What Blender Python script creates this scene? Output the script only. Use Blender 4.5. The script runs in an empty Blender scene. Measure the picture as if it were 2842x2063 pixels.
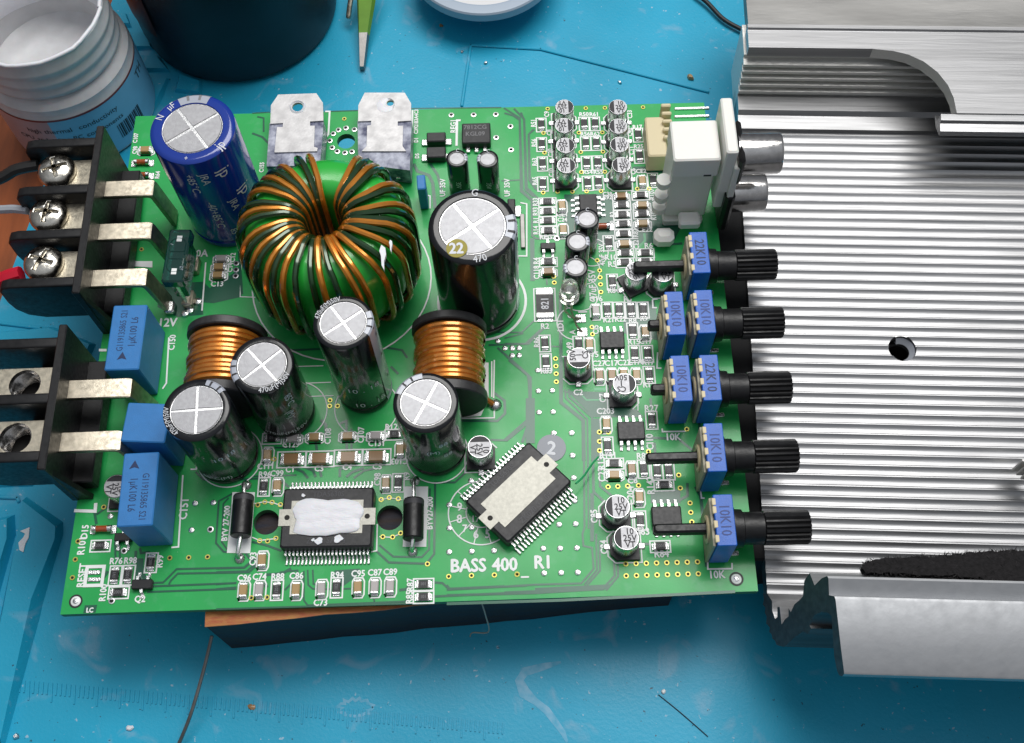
import bpy, bmesh, math, random
from mathutils import Vector, Matrix
random.seed(7)
S = bpy.context.scene
C = S.collection
PI = math.pi
# ------------------------------------------------------------------ camera (1 unit = 1 cm)
CAMR = [[0.99958028, -0.02091706, -0.02004342], [-0.02746213, -0.90445954, -0.42567449], [-0.0092246, 0.42604627, -0.90465435]]
CAMC = Vector((8.185587710, -4.767622522, 19.472727382))
F = 3129.6666
R = Matrix(CAMR)
cd = bpy.data.cameras.new('camera'); cam = bpy.data.objects.new('camera', cd); C.objects.link(cam); S.camera = cam
rot = Matrix((Vector(CAMR[0]), -Vector(CAMR[1]), -Vector(CAMR[2]))).transposed()
cam.matrix_world = Matrix.Translation(CAMC) @ rot.to_4x4()
cd.sensor_width = 36; cd.lens = F / 2842 * 36; cd.clip_start = 0.1; cd.clip_end = 500
# ------------------------------------------------------------------ world and lamps
W = bpy.data.worlds.new('World'); S.world = W; W.use_nodes = True
bgn = W.node_tree.nodes['Background']; bgn.inputs[1].default_value = 0.68
_n = W.node_tree.nodes; _tc = _n.new('ShaderNodeTexCoord'); _sx = _n.new('ShaderNodeSeparateXYZ'); _cr = _n.new('ShaderNodeValToRGB')   # a room: pale ceiling, darker walls
W.node_tree.links.new(_tc.outputs['Generated'], _sx.inputs[0]); W.node_tree.links.new(_sx.outputs['Z'], _cr.inputs[0]); W.node_tree.links.new(_cr.outputs[0], bgn.inputs[0])
_cr.color_ramp.elements[0].position = 0.15; _cr.color_ramp.elements[0].color = (0.14, 0.15, 0.17, 1)
_cr.color_ramp.elements[1].position = 0.95; _cr.color_ramp.elements[1].color = (0.62, 0.66, 0.72, 1)
_e = _cr.color_ramp.elements.new(0.6); _e.color = (0.30, 0.31, 0.33, 1)
def area(name, loc, sx, sy, power, col, tgt=(8, 5, 0)):
    l = bpy.data.lights.new(name, 'AREA'); l.shape = 'RECTANGLE'; l.size = sx; l.size_y = sy; l.energy = power; l.color = col
    o = bpy.data.objects.new(name, l); C.objects.link(o); o.location = loc
    o.rotation_euler = (Vector(tgt) - Vector(loc)).to_track_quat('-Z', 'Y').to_euler(); return o
area('ceiling_tube_lamp', (18, 29, 60), 56, 32, 39500, (1.0, 0.985, 0.96))
S.view_settings.view_transform = 'Standard'; S.view_settings.look = 'None'
S.view_settings.exposure = 0.0; S.view_settings.gamma = 1.0
# ------------------------------------------------------------------ photograph measurements -> points on real planes
TO = dict(A=(0, 0), B=(700, 0), C=(1400, 200), D=(2042, 0), E=(0, 500), F=(700, 500), G=(1400, 700), H=(2042, 1483), I=(0, 1000),
          J=(700, 1000), K=(1400, 1200), L=(100, 1283), M=(600, 1483), N=(2042, 550), O=(2042, 1000), P=(0, 1483), Q=(1240, 1483))
Z5 = 800 / 2268
def px(t, x, y):
    if t is None: return x, y
    if t == 'S': return x * 1.25309, y * 1.25309
    o = TO[t]; return o[0] + x * Z5, o[1] + y * Z5
RT = R.transposed()
def at(t, x, y, z=0.0):
    u, v = px(t, x, y)
    d = RT @ Vector(((u - 1421) / F, (v - 1031.5) / F, 1))
    return CAMC + d * ((z - CAMC.z) / d.z)
# ------------------------------------------------------------------ materials
MT = {}
def mat(name, col, rough=0.5, metal=0.0, var=0.0, vs=8.0, bump=0.0, bs=60.0, coat=0.0, col2=None, stretch=None, trans=0.0, spec=0.5, rvar=0.0, sub=0.0, ior=1.45):
    if name in MT: return MT[name]
    m = bpy.data.materials.new(name); m.use_nodes = True; nt = m.node_tree; b = nt.nodes['Principled BSDF']
    b.inputs['Base Color'].default_value = (*col, 1); b.inputs['Roughness'].default_value = rough; b.inputs['Metallic'].default_value = metal
    b.inputs['Coat Weight'].default_value = coat; b.inputs['Coat Roughness'].default_value = 0.12
    b.inputs['Transmission Weight'].default_value = trans; b.inputs['Specular IOR Level'].default_value = spec; b.inputs['IOR'].default_value = ior
    if sub: b.inputs['Subsurface Weight'].default_value = sub; b.inputs['Subsurface Scale'].default_value = 0.15
    if var or bump or rvar:
        tc = nt.nodes.new('ShaderNodeTexCoord'); mp = nt.nodes.new('ShaderNodeMapping'); nt.links.new(tc.outputs['Object'], mp.inputs[0])
        if stretch: mp.inputs['Scale'].default_value = stretch
    if var:
        n = nt.nodes.new('ShaderNodeTexNoise'); n.inputs['Scale'].default_value = vs; n.inputs['Detail'].default_value = 5; nt.links.new(mp.outputs[0], n.inputs['Vector'])
        r = nt.nodes.new('ShaderNodeValToRGB'); nt.links.new(n.outputs['Fac'], r.inputs[0])
        c2 = col2 or tuple(max(0, c * (1 - var)) for c in col); c3 = tuple(min(1, c * (1 + var * .6)) for c in col)
        r.color_ramp.elements[0].position = 0.32; r.color_ramp.elements[1].position = 0.68
        r.color_ramp.elements[0].color = (*c2, 1); r.color_ramp.elements[1].color = (*(col if col2 else c3), 1)
        nt.links.new(r.outputs[0], b.inputs['Base Color'])
    if rvar:
        n = nt.nodes.new('ShaderNodeTexNoise'); n.inputs['Scale'].default_value = vs * 1.7; n.inputs['Detail'].default_value = 4; nt.links.new(mp.outputs[0], n.inputs['Vector'])
        mr = nt.nodes.new('ShaderNodeMapRange'); nt.links.new(n.outputs['Fac'], mr.inputs[0])
        mr.inputs[1].default_value = .3; mr.inputs[2].default_value = .7; mr.inputs[3].default_value = max(0.02, rough - rvar); mr.inputs[4].default_value = rough + rvar
        nt.links.new(mr.outputs[0], b.inputs['Roughness'])
    if bump:
        n = nt.nodes.new('ShaderNodeTexNoise'); n.inputs['Scale'].default_value = bs; n.inputs['Detail'].default_value = 4; nt.links.new(mp.outputs[0], n.inputs['Vector'])
        bp = nt.nodes.new('ShaderNodeBump'); bp.inputs['Strength'].default_value = bump; bp.inputs['Distance'].default_value = 0.02
        nt.links.new(n.outputs['Fac'], bp.inputs['Height']); nt.links.new(bp.outputs[0], b.inputs['Normal'])
    MT[name] = m; return m
def M_():
    mat('silver', (0.80, 0.80, 0.80), 0.30, 1, var=.12, vs=20, bump=.15, bs=50, rvar=.08)
    mat('can', (0.74, 0.74, 0.75), 0.27, 1, bump=.06, bs=30)
    mat('cantop', (0.40, 0.40, 0.415), 0.52, 1, var=.10, vs=14, bump=.25, bs=60)
    mat('solder', (0.78, 0.78, 0.78), 0.25, 1, bump=.6, bs=40)
    mat('tin', (0.50, 0.45, 0.36), 0.42, 1, var=.25, vs=9, bump=.25, bs=60, rvar=.12)
    mat('nickel', (0.74, 0.70, 0.62), 0.22, 1, var=.25, vs=7, bump=.12, bs=30, rvar=.12)
    mat('chrome', (0.72, 0.70, 0.68), 0.16, 1, var=.15, vs=7, bump=.05, bs=20, rvar=.08)
    mat('brassy', (0.54, 0.49, 0.39), 0.40, 1, var=.25, vs=8, bump=.2, bs=40, rvar=.12)
    mat('alu', (0.40, 0.40, 0.405), 0.42, 1, var=.16, vs=3, bump=.09, bs=10, stretch=(0.12, 3, 3), rvar=.06)
    mat('alu_cast', (0.43, 0.44, 0.455), 0.58, 1, var=.04, vs=3, bump=.12, bs=8, rvar=.06)
    mat('alu_dirty', (0.33, 0.325, 0.315), 0.50, 1, var=.25, vs=.6, bump=.10, bs=6, rvar=.1, stretch=(.5, 2, 2))
    mat('alu_cut', (0.78, 0.77, 0.74), 0.60, 1, bump=.8, bs=10, stretch=(1, 1, 6))
    mat('black_plastic', (0.009, 0.009, 0.010), 0.40, 0, var=.3, vs=8, bump=.10, bs=50, rvar=.1)
    mat('black_gloss', (0.008, 0.008, 0.010), 0.13, 0, bump=.10, bs=9, coat=.6)
    mat('sleeve', (0.007, 0.008, 0.010), 0.16, 0, bump=.35, bs=4, coat=.35, spec=.35)
    mat('sleeve_blue', (0.004, 0.035, 0.30), 0.16, 0, bump=.12, bs=5, coat=.7)
    mat('sleeve_grey', (0.42, 0.45, 0.52), 0.2, 0, coat=.5)
    mat('epoxy', (0.018, 0.018, 0.020), 0.42, 0, bump=.10, bs=80, rvar=.06)
    mat('epoxy_blue', (0.045, 0.052, 0.12), 0.35, 0, bump=.8, bs=9, var=.5, vs=5, col2=(0.50, 0.52, 0.62))
    mat('mark_grey', (0.20, 0.20, 0.21), 0.5)
    mat('mark_dim', (0.055, 0.055, 0.062), 0.5)
    mat('ferrite', (0.035, 0.035, 0.037), 0.40, 0, bump=.15, bs=60, var=.3, vs=10)
    mat('blue_box', (0.030, 0.20, 0.52), 0.42, 0, bump=.20, bs=70, var=.06, vs=6)
    mat('blue_pot', (0.004, 0.11, 0.52), 0.34, 0, bump=.18, bs=40, var=.10, vs=6)
    mat('ink_dark', (0.012, 0.03, 0.10), 0.5)
    mat('ink_pot', (0.006, 0.035, 0.20), .45)
    mat('copper', (0.74, 0.27, 0.025), 0.24, .6, coat=1, var=.18, vs=5)
    mat('copper_drum', (0.72, 0.26, 0.035), 0.25, .7, coat=1, var=.2, vs=4)
    mat('enamel_green', (0.014, 0.055, 0.015), 0.20, .3, coat=1, var=.3, vs=5)
    mat('core_green', (0.025, 0.45, 0.05), 0.32, 0, coat=.6, bump=.12, bs=5)
    mat('silk', (0.90, 0.92, 0.91), 0.55)
    mat('ink_white', (0.72, 0.74, 0.78), 0.5)
    mat('ink_black', (0.02, 0.02, 0.025), 0.5)
    mat('trace', (0.010, 0.115, 0.062), 0.34, 0, coat=.35, bump=.05, bs=30)
    mat('trace_light', (0.03, 0.36, 0.13), 0.34, 0, coat=.35)
    mat('gold', (0.55, 0.50, 0.12), 0.35, .6)
    mat('hole', (0.004, 0.003, 0.002), 0.6)
    mat('ceramic_tan', (0.42, 0.27, 0.11), 0.35, 0, coat=.3)
    mat('ceramic_brown', (0.30, 0.17, 0.07), 0.35, 0, coat=.3)
    mat('ceramic_grey', (0.45, 0.42, 0.41), 0.35, 0, coat=.3)
    mat('paste', (0.80, 0.80, 0.84), 0.36, 0, bump=.9, bs=3.2, sub=.1, stretch=(1, 2.5, 1))
    mat('white_plastic', (0.86, 0.85, 0.80), 0.34, 0, bump=.06, bs=20, sub=.08)
    mat('cream', (0.70, 0.60, 0.38), 0.45, 0, bump=.06, bs=20)
    mat('beige_plate', (0.42, 0.39, 0.29), 0.5, 0, var=.15)
    mat('jar_white', (0.60, 0.60, 0.61), 0.40, 0, var=.08, vs=3, bump=.25, bs=4, sub=.15)
    mat('label_blue', (0.20, 0.49, 0.70), 0.4, 0, var=.06, vs=2)
    mat('label_pink', (0.48, 0.33, 0.34), 0.4, 0, var=.10, vs=2)
    mat('label_red', (0.20, 0.03, 0.03), 0.4)
    mat('navy', (0.005, 0.007, 0.015), 0.42, 0, var=.5, vs=1.2, bump=.05)
    mat('fuse_green', (0.010, 0.15, 0.12), 0.10, 0, trans=.75, coat=.5)
    mat('glass_red', (0.55, 0.11, 0.03), 0.10, 0, trans=.35, coat=.8)
    mat('led', (0.86, 0.86, 0.80), 0.08, 0, trans=.85, coat=.5)
    mat('wood', (0.40, 0.10, 0.035), 0.5, 0, var=.5, vs=5, bump=.4, bs=12, col2=(0.46, 0.20, 0.05), stretch=(1, 4, 4))
    mat('wood_dark', (0.012, 0.016, 0.034), 0.6, 0, var=.5, col2=(0.035, 0.018, 0.012), vs=3, bump=.4, bs=14, stretch=(.5, 3, 3))
    mat('desk', (0.30, 0.075, 0.018), 0.42, 0, var=.4, vs=.9, bump=.1, bs=8, stretch=(3, .5, 1))
    mat('green_handle', (0.16, 0.34, 0.035), 0.42, 0, var=.15, vs=2)
    mat('steel_dark', (0.24, 0.23, 0.22), 0.40, .8, var=.2, vs=4)
    mat('rubber_black', (0.014, 0.014, 0.014), 0.5, 0, bump=.2, bs=20)
    mat('rubber_grey', (0.36, 0.38, 0.42), 0.4)
    mat('rubber_red', (0.55, 0.008, 0.03), 0.35)
    mat('foam_hair', (0.04, 0.038, 0.039), .9)
    mat('foam', (0.012, 0.011, 0.012), 0.95, 0, var=.5, vs=14, bump=1.0, bs=30)
    mat('sticker_grey', (0.13, 0.15, 0.19), 0.35, 0, coat=.4)
    mat('sticker_gold', (0.30, 0.25, 0.01), 0.45)
    mat('lid_white', (0.74, 0.74, 0.75), 0.35)
    mat('lid_grey', (0.38, 0.45, 0.54), 0.35)
    mat('ink_red', (0.62, 0.02, 0.05), 0.5)
    mat('ink_green', (0.38, 0.55, 0.22), 0.5)
    mat('fibre', (0.35, 0.36, 0.30), 0.5)
M_()
# solder mask: real copper-pour green with handling smears in the roughness
def board_mat():
    m = mat('solder_mask', (0.011, 0.40, 0.085), 0.42, 0, var=.10, vs=.8, bump=.06, bs=25, coat=.22, rvar=.08)
    nt = m.node_tree; b = nt.nodes['Principled BSDF']; src = b.inputs['Base Color'].links[0].from_socket; tc = nt.nodes.new('ShaderNodeTexCoord')
    for sc, lo, hi, col, fa in ((26, .735, .76, (.5, .62, .52), .5), (3.2, .56, .74, (.08, .42, .17), .5), (16, .27, .25, (.01, .12, .05), .7)):
        n = nt.nodes.new('ShaderNodeTexNoise'); n.inputs['Scale'].default_value = sc; n.inputs['Detail'].default_value = 4; nt.links.new(tc.outputs['Object'], n.inputs['Vector'])
        q = nt.nodes.new('ShaderNodeMapRange'); q.inputs[1].default_value = lo; q.inputs[2].default_value = hi; q.inputs[4].default_value = fa; nt.links.new(n.outputs['Fac'], q.inputs[0])
        x = nt.nodes.new('ShaderNodeMix'); x.data_type = 'RGBA'; nt.links.new(q.outputs[0], x.inputs['Factor']); nt.links.new(src, x.inputs['A']); x.inputs['B'].default_value = (*col, 1); src = x.outputs['Result']
    nt.links.new(src, b.inputs['Base Color'])
    return m
board_mat()
def mat_mat():
    m = mat('silicone', (0.014, 0.37, 0.58), 0.40, 0, var=.12, vs=.35, bump=.22, bs=18, rvar=.08)
    nt = m.node_tree; b = nt.nodes['Principled BSDF']; src = b.inputs['Base Color'].links[0].from_socket
    tc = nt.nodes.new('ShaderNodeTexCoord')
    def layer(scale, lo, hi, col, fac, detail=6, dist=0.0, src=None):
        n = nt.nodes.new('ShaderNodeTexNoise'); n.inputs['Scale'].default_value = scale; n.inputs['Detail'].default_value = detail; n.inputs['Distortion'].default_value = dist
        nt.links.new(tc.outputs['Object'], n.inputs['Vector'])
        r = nt.nodes.new('ShaderNodeMapRange'); r.inputs[1].default_value = lo; r.inputs[2].default_value = hi; r.inputs[3].default_value = 0; r.inputs[4].default_value = fac
        nt.links.new(n.outputs['Fac'], r.inputs[0])
        mx = nt.nodes.new('ShaderNodeMix'); mx.data_type = 'RGBA'; nt.links.new(r.outputs[0], mx.inputs['Factor']); nt.links.new(src, mx.inputs['A']); mx.inputs['B'].default_value = (*col, 1)
        return mx.outputs['Result']
    o = layer(1.1, .60, .72, (0.32, 0.46, 0.60), .35, 8, 1.2, src)
    o = layer(9.0, .70, .74, (0.55, 0.62, 0.70), .55, 3, 0, o)
    o = layer(12.0, .255, .235, (0.02, 0.03, 0.05), .8, 2, 0, o)
    nt.links.new(o, b.inputs['Base Color'])
    return m
mat_mat()
# ------------------------------------------------------------------ mesh helpers
class MB:
    def __init__(s): s.v = []; s.f = []; s.m = []; s.mats = []
    def mi(s, m):
        if m not in s.mats: s.mats.append(m)
        return s.mats.index(m)
    def add(s, vs, fs, m, M=None):
        o = len(s.v); k = s.mi(m)
        s.v += [tuple(M @ Vector(p)) if M else tuple(p) for p in vs]
        for f in fs: s.f.append([i + o for i in f]); s.m.append(k)
        return s
    def box(s, c, d, m, M=None, ch=0.0):
        x, y, z = c; a, b, h = d[0] / 2, d[1] / 2, d[2] / 2
        if ch:
            pr = [(-a + ch, -b), (a - ch, -b), (a, -b + ch), (a, b - ch), (a - ch, b), (-a + ch, b), (-a, b - ch), (-a, -b + ch)]
            k2 = [(px_ * (1 - ch / a), py_ * (1 - ch / b)) for px_, py_ in pr]
            rings = [(k2, -h), (pr, -h + ch), (pr, h - ch), (k2, h)]
            vs = [(x + p[0], y + p[1], z + q) for r_, q in rings for p in r_]; n = 8
            fs = [[j * n + i, j * n + (i + 1) % n, (j + 1) * n + (i + 1) % n, (j + 1) * n + i] for j in range(3) for i in range(n)]
            fs += [list(range(n))[::-1], [3 * n + i for i in range(n)]]
            return s.add(vs, fs, m, M)
        vs = [(x + i * a, y + j * b, z + k * h) for k in (-1, 1) for j in (-1, 1) for i in (-1, 1)]
        return s.add(vs, [(0, 2, 3, 1), (4, 5, 7, 6), (0, 1, 5, 4), (2, 6, 7, 3), (0, 4, 6, 2), (1, 3, 7, 5)], m, M)
    def prism(s, poly, z0, z1, m, M=None):
        n = len(poly)
        ar = sum(poly[i][0] * poly[(i + 1) % n][1] - poly[(i + 1) % n][0] * poly[i][1] for i in range(n))
        if ar < 0: poly = poly[::-1]
        vs = [(p[0], p[1], z0) for p in poly] + [(p[0], p[1], z1) for p in poly]
        fs = [list(range(n))[::-1], [n + i for i in range(n)]] + [[i, (i + 1) % n, n + (i + 1) % n, n + i] for i in range(n)]
        return s.add(vs, fs, m, M)
    def flat(s, poly, z, m, M=None):
        n = len(poly)
        ar = sum(poly[i][0] * poly[(i + 1) % n][1] - poly[(i + 1) % n][0] * poly[i][1] for i in range(n))
        if ar < 0: poly = poly[::-1]
        return s.add([(p[0], p[1], z) for p in poly], [list(range(n))], m, M)
    def lathe(s, prof, m, n=32, M=None, a0=0, a1=2 * PI, cap=True):
        full = abs(a1 - a0 - 2 * PI) < 1e-6; k = n if full else n + 1
        vs = []; 
        for r, z in prof:
            for i in range(k):
                t = a0 + (a1 - a0) * i / n; vs.append((r * math.cos(t), r * math.sin(t), z))
        fs = []
        for j in range(len(prof) - 1):
            for i in range(n):
                i2 = (i + 1) % k; fs.append([j * k + i, j * k + i2, (j + 1) * k + i2, (j + 1) * k + i])
        if cap and full:
            if prof[0][0] > 1e-5: fs.append([i for i in range(k)][::-1])
            if prof[-1][0] > 1e-5: fs.append([(len(prof) - 1) * k + i for i in range(k)])
        return s.add(vs, fs, m, M)
    def tube(s, path, r, m, n=8, caps=True):
        P = [Vector(p) for p in path]; k = len(P); vs = []; up = None
        for i, p in enumerate(P):
            d = (P[min(i + 1, k - 1)] - P[max(i - 1, 0)]).normalized()
            if up is None:
                up = d.orthogonal().normalized()
            up = (up - d * up.dot(d)).normalized(); b = d.cross(up)
            rr = r[i] if isinstance(r, (list, tuple)) else r
            for j in range(n):
                t = 2 * PI * j / n; vs.append(p + (up * math.cos(t) + b * math.sin(t)) * rr)
        fs = [[i * n + j, i * n + (j + 1) % n, (i + 1) * n + (j + 1) % n, (i + 1) * n + j] for i in range(k - 1) for j in range(n)]
        if caps: fs += [list(range(n))[::-1], [(k - 1) * n + j for j in range(n)]]
        return s.add(vs, fs, m)
    def strip(s, pts, w, z, m):
        P = [Vector((p[0], p[1])) for p in pts]; n = len(P); L = []; Rr = []
        for i in range(n):
            a = (P[i] - P[i - 1]).normalized() if i else None; b = (P[i + 1] - P[i]).normalized() if i < n - 1 else None
            d = ((a or b) + (b or a)).normalized(); nn = Vector((-d.y, d.x)); q = 1.0
            if a and b: q = 1 / max(.4, nn.dot(Vector((-a.y, a.x))))
            L.append(P[i] + nn * w / 2 * q); Rr.append(P[i] - nn * w / 2 * q)
        vs = [(p.x, p.y, z) for p in L] + [(p.x, p.y, z) for p in Rr]
        return s.add(vs, [[n + i, n + i + 1, i + 1, i] for i in range(n - 1)], m)
    def mesh(s, name, ang=35):
        me = bpy.data.meshes.new(name); me.from_pydata([tuple(v) for v in s.v], [], s.f)
        for m in s.mats: me.materials.append(MT[m])
        me.polygons.foreach_set('material_index', s.m); me.polygons.foreach_set('use_smooth', [True] * len(s.f))
        me.update(); me.set_sharp_from_angle(angle=math.radians(ang)); return me
def obj(name, mb, parent=None, loc=(0, 0, 0), rz=0, label=None, cat=None, kind=None, group=None, ang=35):
    me = mb.mesh(name, ang) if isinstance(mb, MB) else mb
    o = bpy.data.objects.new(name, me); C.objects.link(o); o.location = loc; o.rotation_euler = (0, 0, rz)
    if parent: o.parent = parent
    for k, v in (('label', label), ('category', cat), ('kind', kind), ('group', group)):
        if v: o[k] = v
    return o
def empty(name, loc=(0, 0, 0), rz=0, parent=None, label=None, cat=None, group=None):
    o = bpy.data.objects.new(name, None); C.objects.link(o); o.location = loc; o.rotation_euler = (0, 0, rz); o.empty_display_size = .2
    if parent: o.parent = parent
    for k, v in (('label', label), ('category', cat), ('group', group)):
        if v: o[k] = v
    return o
CACHE = {}
def shared(key, fn):
    if key not in CACHE: CACHE[key] = fn().mesh(str(key[0]) if isinstance(key, tuple) else key)
    return CACHE[key]
# ------------------------------------------------------------------ lettering from the built-in font
GL = {}
def glyph(ch):
    if ch in GL: return GL[ch]
    def w(s):
        cu = bpy.data.curves.new('t', 'FONT'); cu.body = s; cu.size = 1; cu.resolution_u = 2
        o = bpy.data.objects.new('t', cu); C.objects.link(o); dg = bpy.context.evaluated_depsgraph_get()
        me = bpy.data.meshes.new_from_object(o.evaluated_get(dg)); vs = [tuple(v.co) for v in me.vertices]; fs = [list(p.vertices) for p in me.polygons]
        bpy.data.objects.remove(o); bpy.data.curves.remove(cu); bpy.data.meshes.remove(me); return vs, fs
    if ch == ' ': GL[ch] = ([], [], .35); return GL[ch]
    vs, fs = w(ch); v2, _ = w(ch + ch)
    adv = max(v[0] for v in v2) - max(v[0] for v in vs) if vs else .5
    GL[ch] = (vs, fs, adv); return GL[ch]
for ch in '0123456789ABCDEFGHIJKLMNOPQRSTUVWXYZabcdefghijklmnopqrstuvwxyz()+-_./µ°®': glyph(ch)
def tverts(s, size, bold=0.0, sx=1.0):
    """glyphs centred on the origin: list of (verts, faces)"""
    x = 0; out = []
    for ch in s:
        vs, fs, adv = glyph(ch); out.append(([((v[0] * sx + x) * size, (v[1] - .34) * size) for v in vs], fs)); x += adv * sx
    return [([(v[0] - x * size / 2, v[1]) for v in vs], fs) for vs, fs in out], x * size
def text(mb, s, size, m, M, bold=0.0, sx=1.0):
    for vs, fs in tverts(s, size, 0, sx)[0]:
        if not vs: continue
        offs = [(0, 0, 0)] if not bold else [(-bold, 0, 0), (bold, 0, .0004), (0, bold, .0008), (0, -bold, .0012)]
        for ox, oy, oz in offs: mb.add([(v[0] + ox, v[1] + oy, oz) for v in vs], fs, m, M)
def Mz(p, ang=0): return Matrix.Translation(Vector(p)) @ Matrix.Rotation(ang, 4, 'Z')
def arctext(mb, s, size, r, z, a_mid, m, inward=False, sx=.8):
    """letters round a ring, tops outward"""
    gs, w = tverts(s, size, 0, sx)
    for vs, fs in gs:
        if not vs: continue
        nv = []
        for x, y in vs:
            if inward: t = a_mid + x / r; rr = r - y
            else: t = a_mid - x / r; rr = r + y
            nv.append((rr * math.cos(t), rr * math.sin(t), z))
        mb.add(nv, fs, m)
def wraptext(mb, s, size, r, zc, a_mid, m, rotv=False):
    """letters printed on a standing cylinder; rotv: reading downwards"""
    for vs, fs in tverts(s, size)[0]:
        if not vs: continue
        nv = []
        for x, y in vs:
            if rotv: x, y = y, -x
            t = a_mid + x / r; nv.append((r * math.cos(t), r * math.sin(t), zc + y))
        mb.add(nv, fs, m)
# ================================================================== SETTING: desk and silicone mat
ZM = -2.1
g = MB(); g.flat([(-90, -60), (110, -60), (110, 120), (-90, 120)], ZM - .32, 'desk'); obj('desk_top', g, kind='structure')
wm = empty('work_mat', (8, 5, ZM - .3), label='bright blue silicone repair mat under the board, jar and heatsink', cat='mat')
def L_(p): return (p[0] - 8, p[1] - 5, p[2] - (ZM - .3))
me_ = at(None, 312, 0, ZM); mf_ = at(None, 40, 730, ZM)
dm = (mf_ - me_); dm.z = 0; dm.normalize(); nm = Vector((-dm.y, dm.x, 0))          # nm points to +x side
A0 = me_ - dm * 14; 
mx = -dm; 
def MP(u, v): # mat coordinates: u along nm (right), v along away-direction from me_
    p = me_ + nm * u + mx * v; return (p.x, p.y)
if MP(1, 0)[0] < MP(0, 0)[0]: nm = -nm
outl = []
for cx_, cy_, a0_ in ((1.0, -40, PI), (60, -40, 1.5 * PI), (60, 30, 0), (1.0, 30, .5 * PI)):
    for k in range(7):
        a = a0_ + k * PI / 12; outl.append(MP(cx_ + math.cos(a) * 1.0, cy_ + math.sin(a) * 1.0))
outl = [(x - 8, y - 5) for x, y in outl]
g = MB(); g.prism(outl, 0, .3, 'silicone'); obj('mat_sheet', g, wm)
# raised trays, walls and ridges moulded into the mat
def ridge(pts, w, h, name='moulded_ridge'):
    g = MB(); P = [at(*p, ZM) for p in pts]
    for a, b in zip(P, P[1:]):
        d = (b - a); d.z = 0; L = d.length; an = math.atan2(d.y, d.x); mid = (a + b) / 2
        g.box((0, 0, 0), (L + w * .9, w, h), 'silicone', Matrix.Translation(Vector((mid.x - 8, mid.y - 5, .3 + h / 2))) @ Matrix.Rotation(an, 4, 'Z'), ch=min(w, h) * .35)
    obj(name, g, wm)
# long raised platforms on the left (two terraces with step between them)
def terrace(pts, h, name='raised_terrace', base=.3):
    P = [at(*p, ZM) for p in pts]; q = [(p.x - 8, p.y - 5) for p in P]
    c = (sum(p[0] for p in q) / len(q), sum(p[1] for p in q) / len(q))
    def ins(p, d):
        vx, vy = c[0] - p[0], c[1] - p[1]; l = math.hypot(vx, vy); return (p[0] + vx / l * d, p[1] + vy / l * d)
    q2 = [ins(p, h * .8) for p in q]; n = len(q)
    vs = [(x, y, base - .02) for x, y in q] + [(x, y, base + h) for x, y in q2]
    g = MB(); fs = [[n + i for i in range(n)]] + [[i, (i + 1) % n, n + (i + 1) % n, n + i] for i in range(n)]
    g.add(vs, fs, 'silicone'); me = g.mesh(name)
    bm = bmesh.new(); bm.from_mesh(me); bmesh.ops.recalc_face_normals(bm, faces=bm.faces); bm.to_mesh(me); bm.free()
    obj(name, me, wm)
terrace([('P', 210, -300), ('P', 500, -100), ('P', 500, 0), ('P', 340, 560), ('P', 30, 1700), ('P', -160, 1700), ('P', 0, 640), ('P', 160, 0)], .22)
terrace([('P', 120, -160), ('P', 130, 0), ('P', -40, 620), ('P', -400, 1500), ('P', -500, 0)], .22)
terrace([('E', 20, 1190), ('E', 420, 1150), ('E', 760, 1290), ('I', 260, 1000), ('I', -100, 1010), ('E', -60, 1400)], .15)
for q in ([(955, 262), (1175, 265), (1215, 400), (1010, 405)], [(1020, 445), (1265, 450), (1345, 570), (1085, 575)], [(1090, 625), (1340, 620), (1290, 760), (1180, 960), (1130, 800)], [(1410, 590), (1600, 650), (1590, 760), (1370, 730)], [(960, 100), (1000, 110), (1040, 225), (950, 222)]):
    terrace([('A', *p) for p in q], .11)
# long groove lines are thin recess lips
for pts in ([('B', 1650, 835), ('B', 1720, 362)], [('B', 1720, 362), ('B', 2268, 392), ('C', 1600, 160)], [('E', 0, 1130), ('E', 330, 1170), ('E', 450, 1260)], [('I', 0, 1080), ('I', 140, 1085), ('I', 150, 1110)], [('I', 0, 1340), ('I', 60, 1360)]):
    ridge(pts, .07, .05, 'groove_lip')
g = MB()
for k in range(110):                                                   # embossed ruler ticks along the near edge
    u = k / 109; x = 15 + 1100 * u; y = 1505 + 95 * u; h = (26 if k % 5 else 42)
    a = at('S', x, y, ZM); b = at('S', x - 2, y + h, ZM); d = b - a; an = math.atan2(d.y, d.x); m_ = (a + b) / 2
    g.box((0, 0, 0), (d.length, .028, .018), 'silicone', Matrix.Translation(Vector((m_.x - 8, m_.y - 5, .312))) @ Matrix.Rotation(an, 4, 'Z'))
obj('ruler_ticks', g, wm, kind='stuff')
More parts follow.
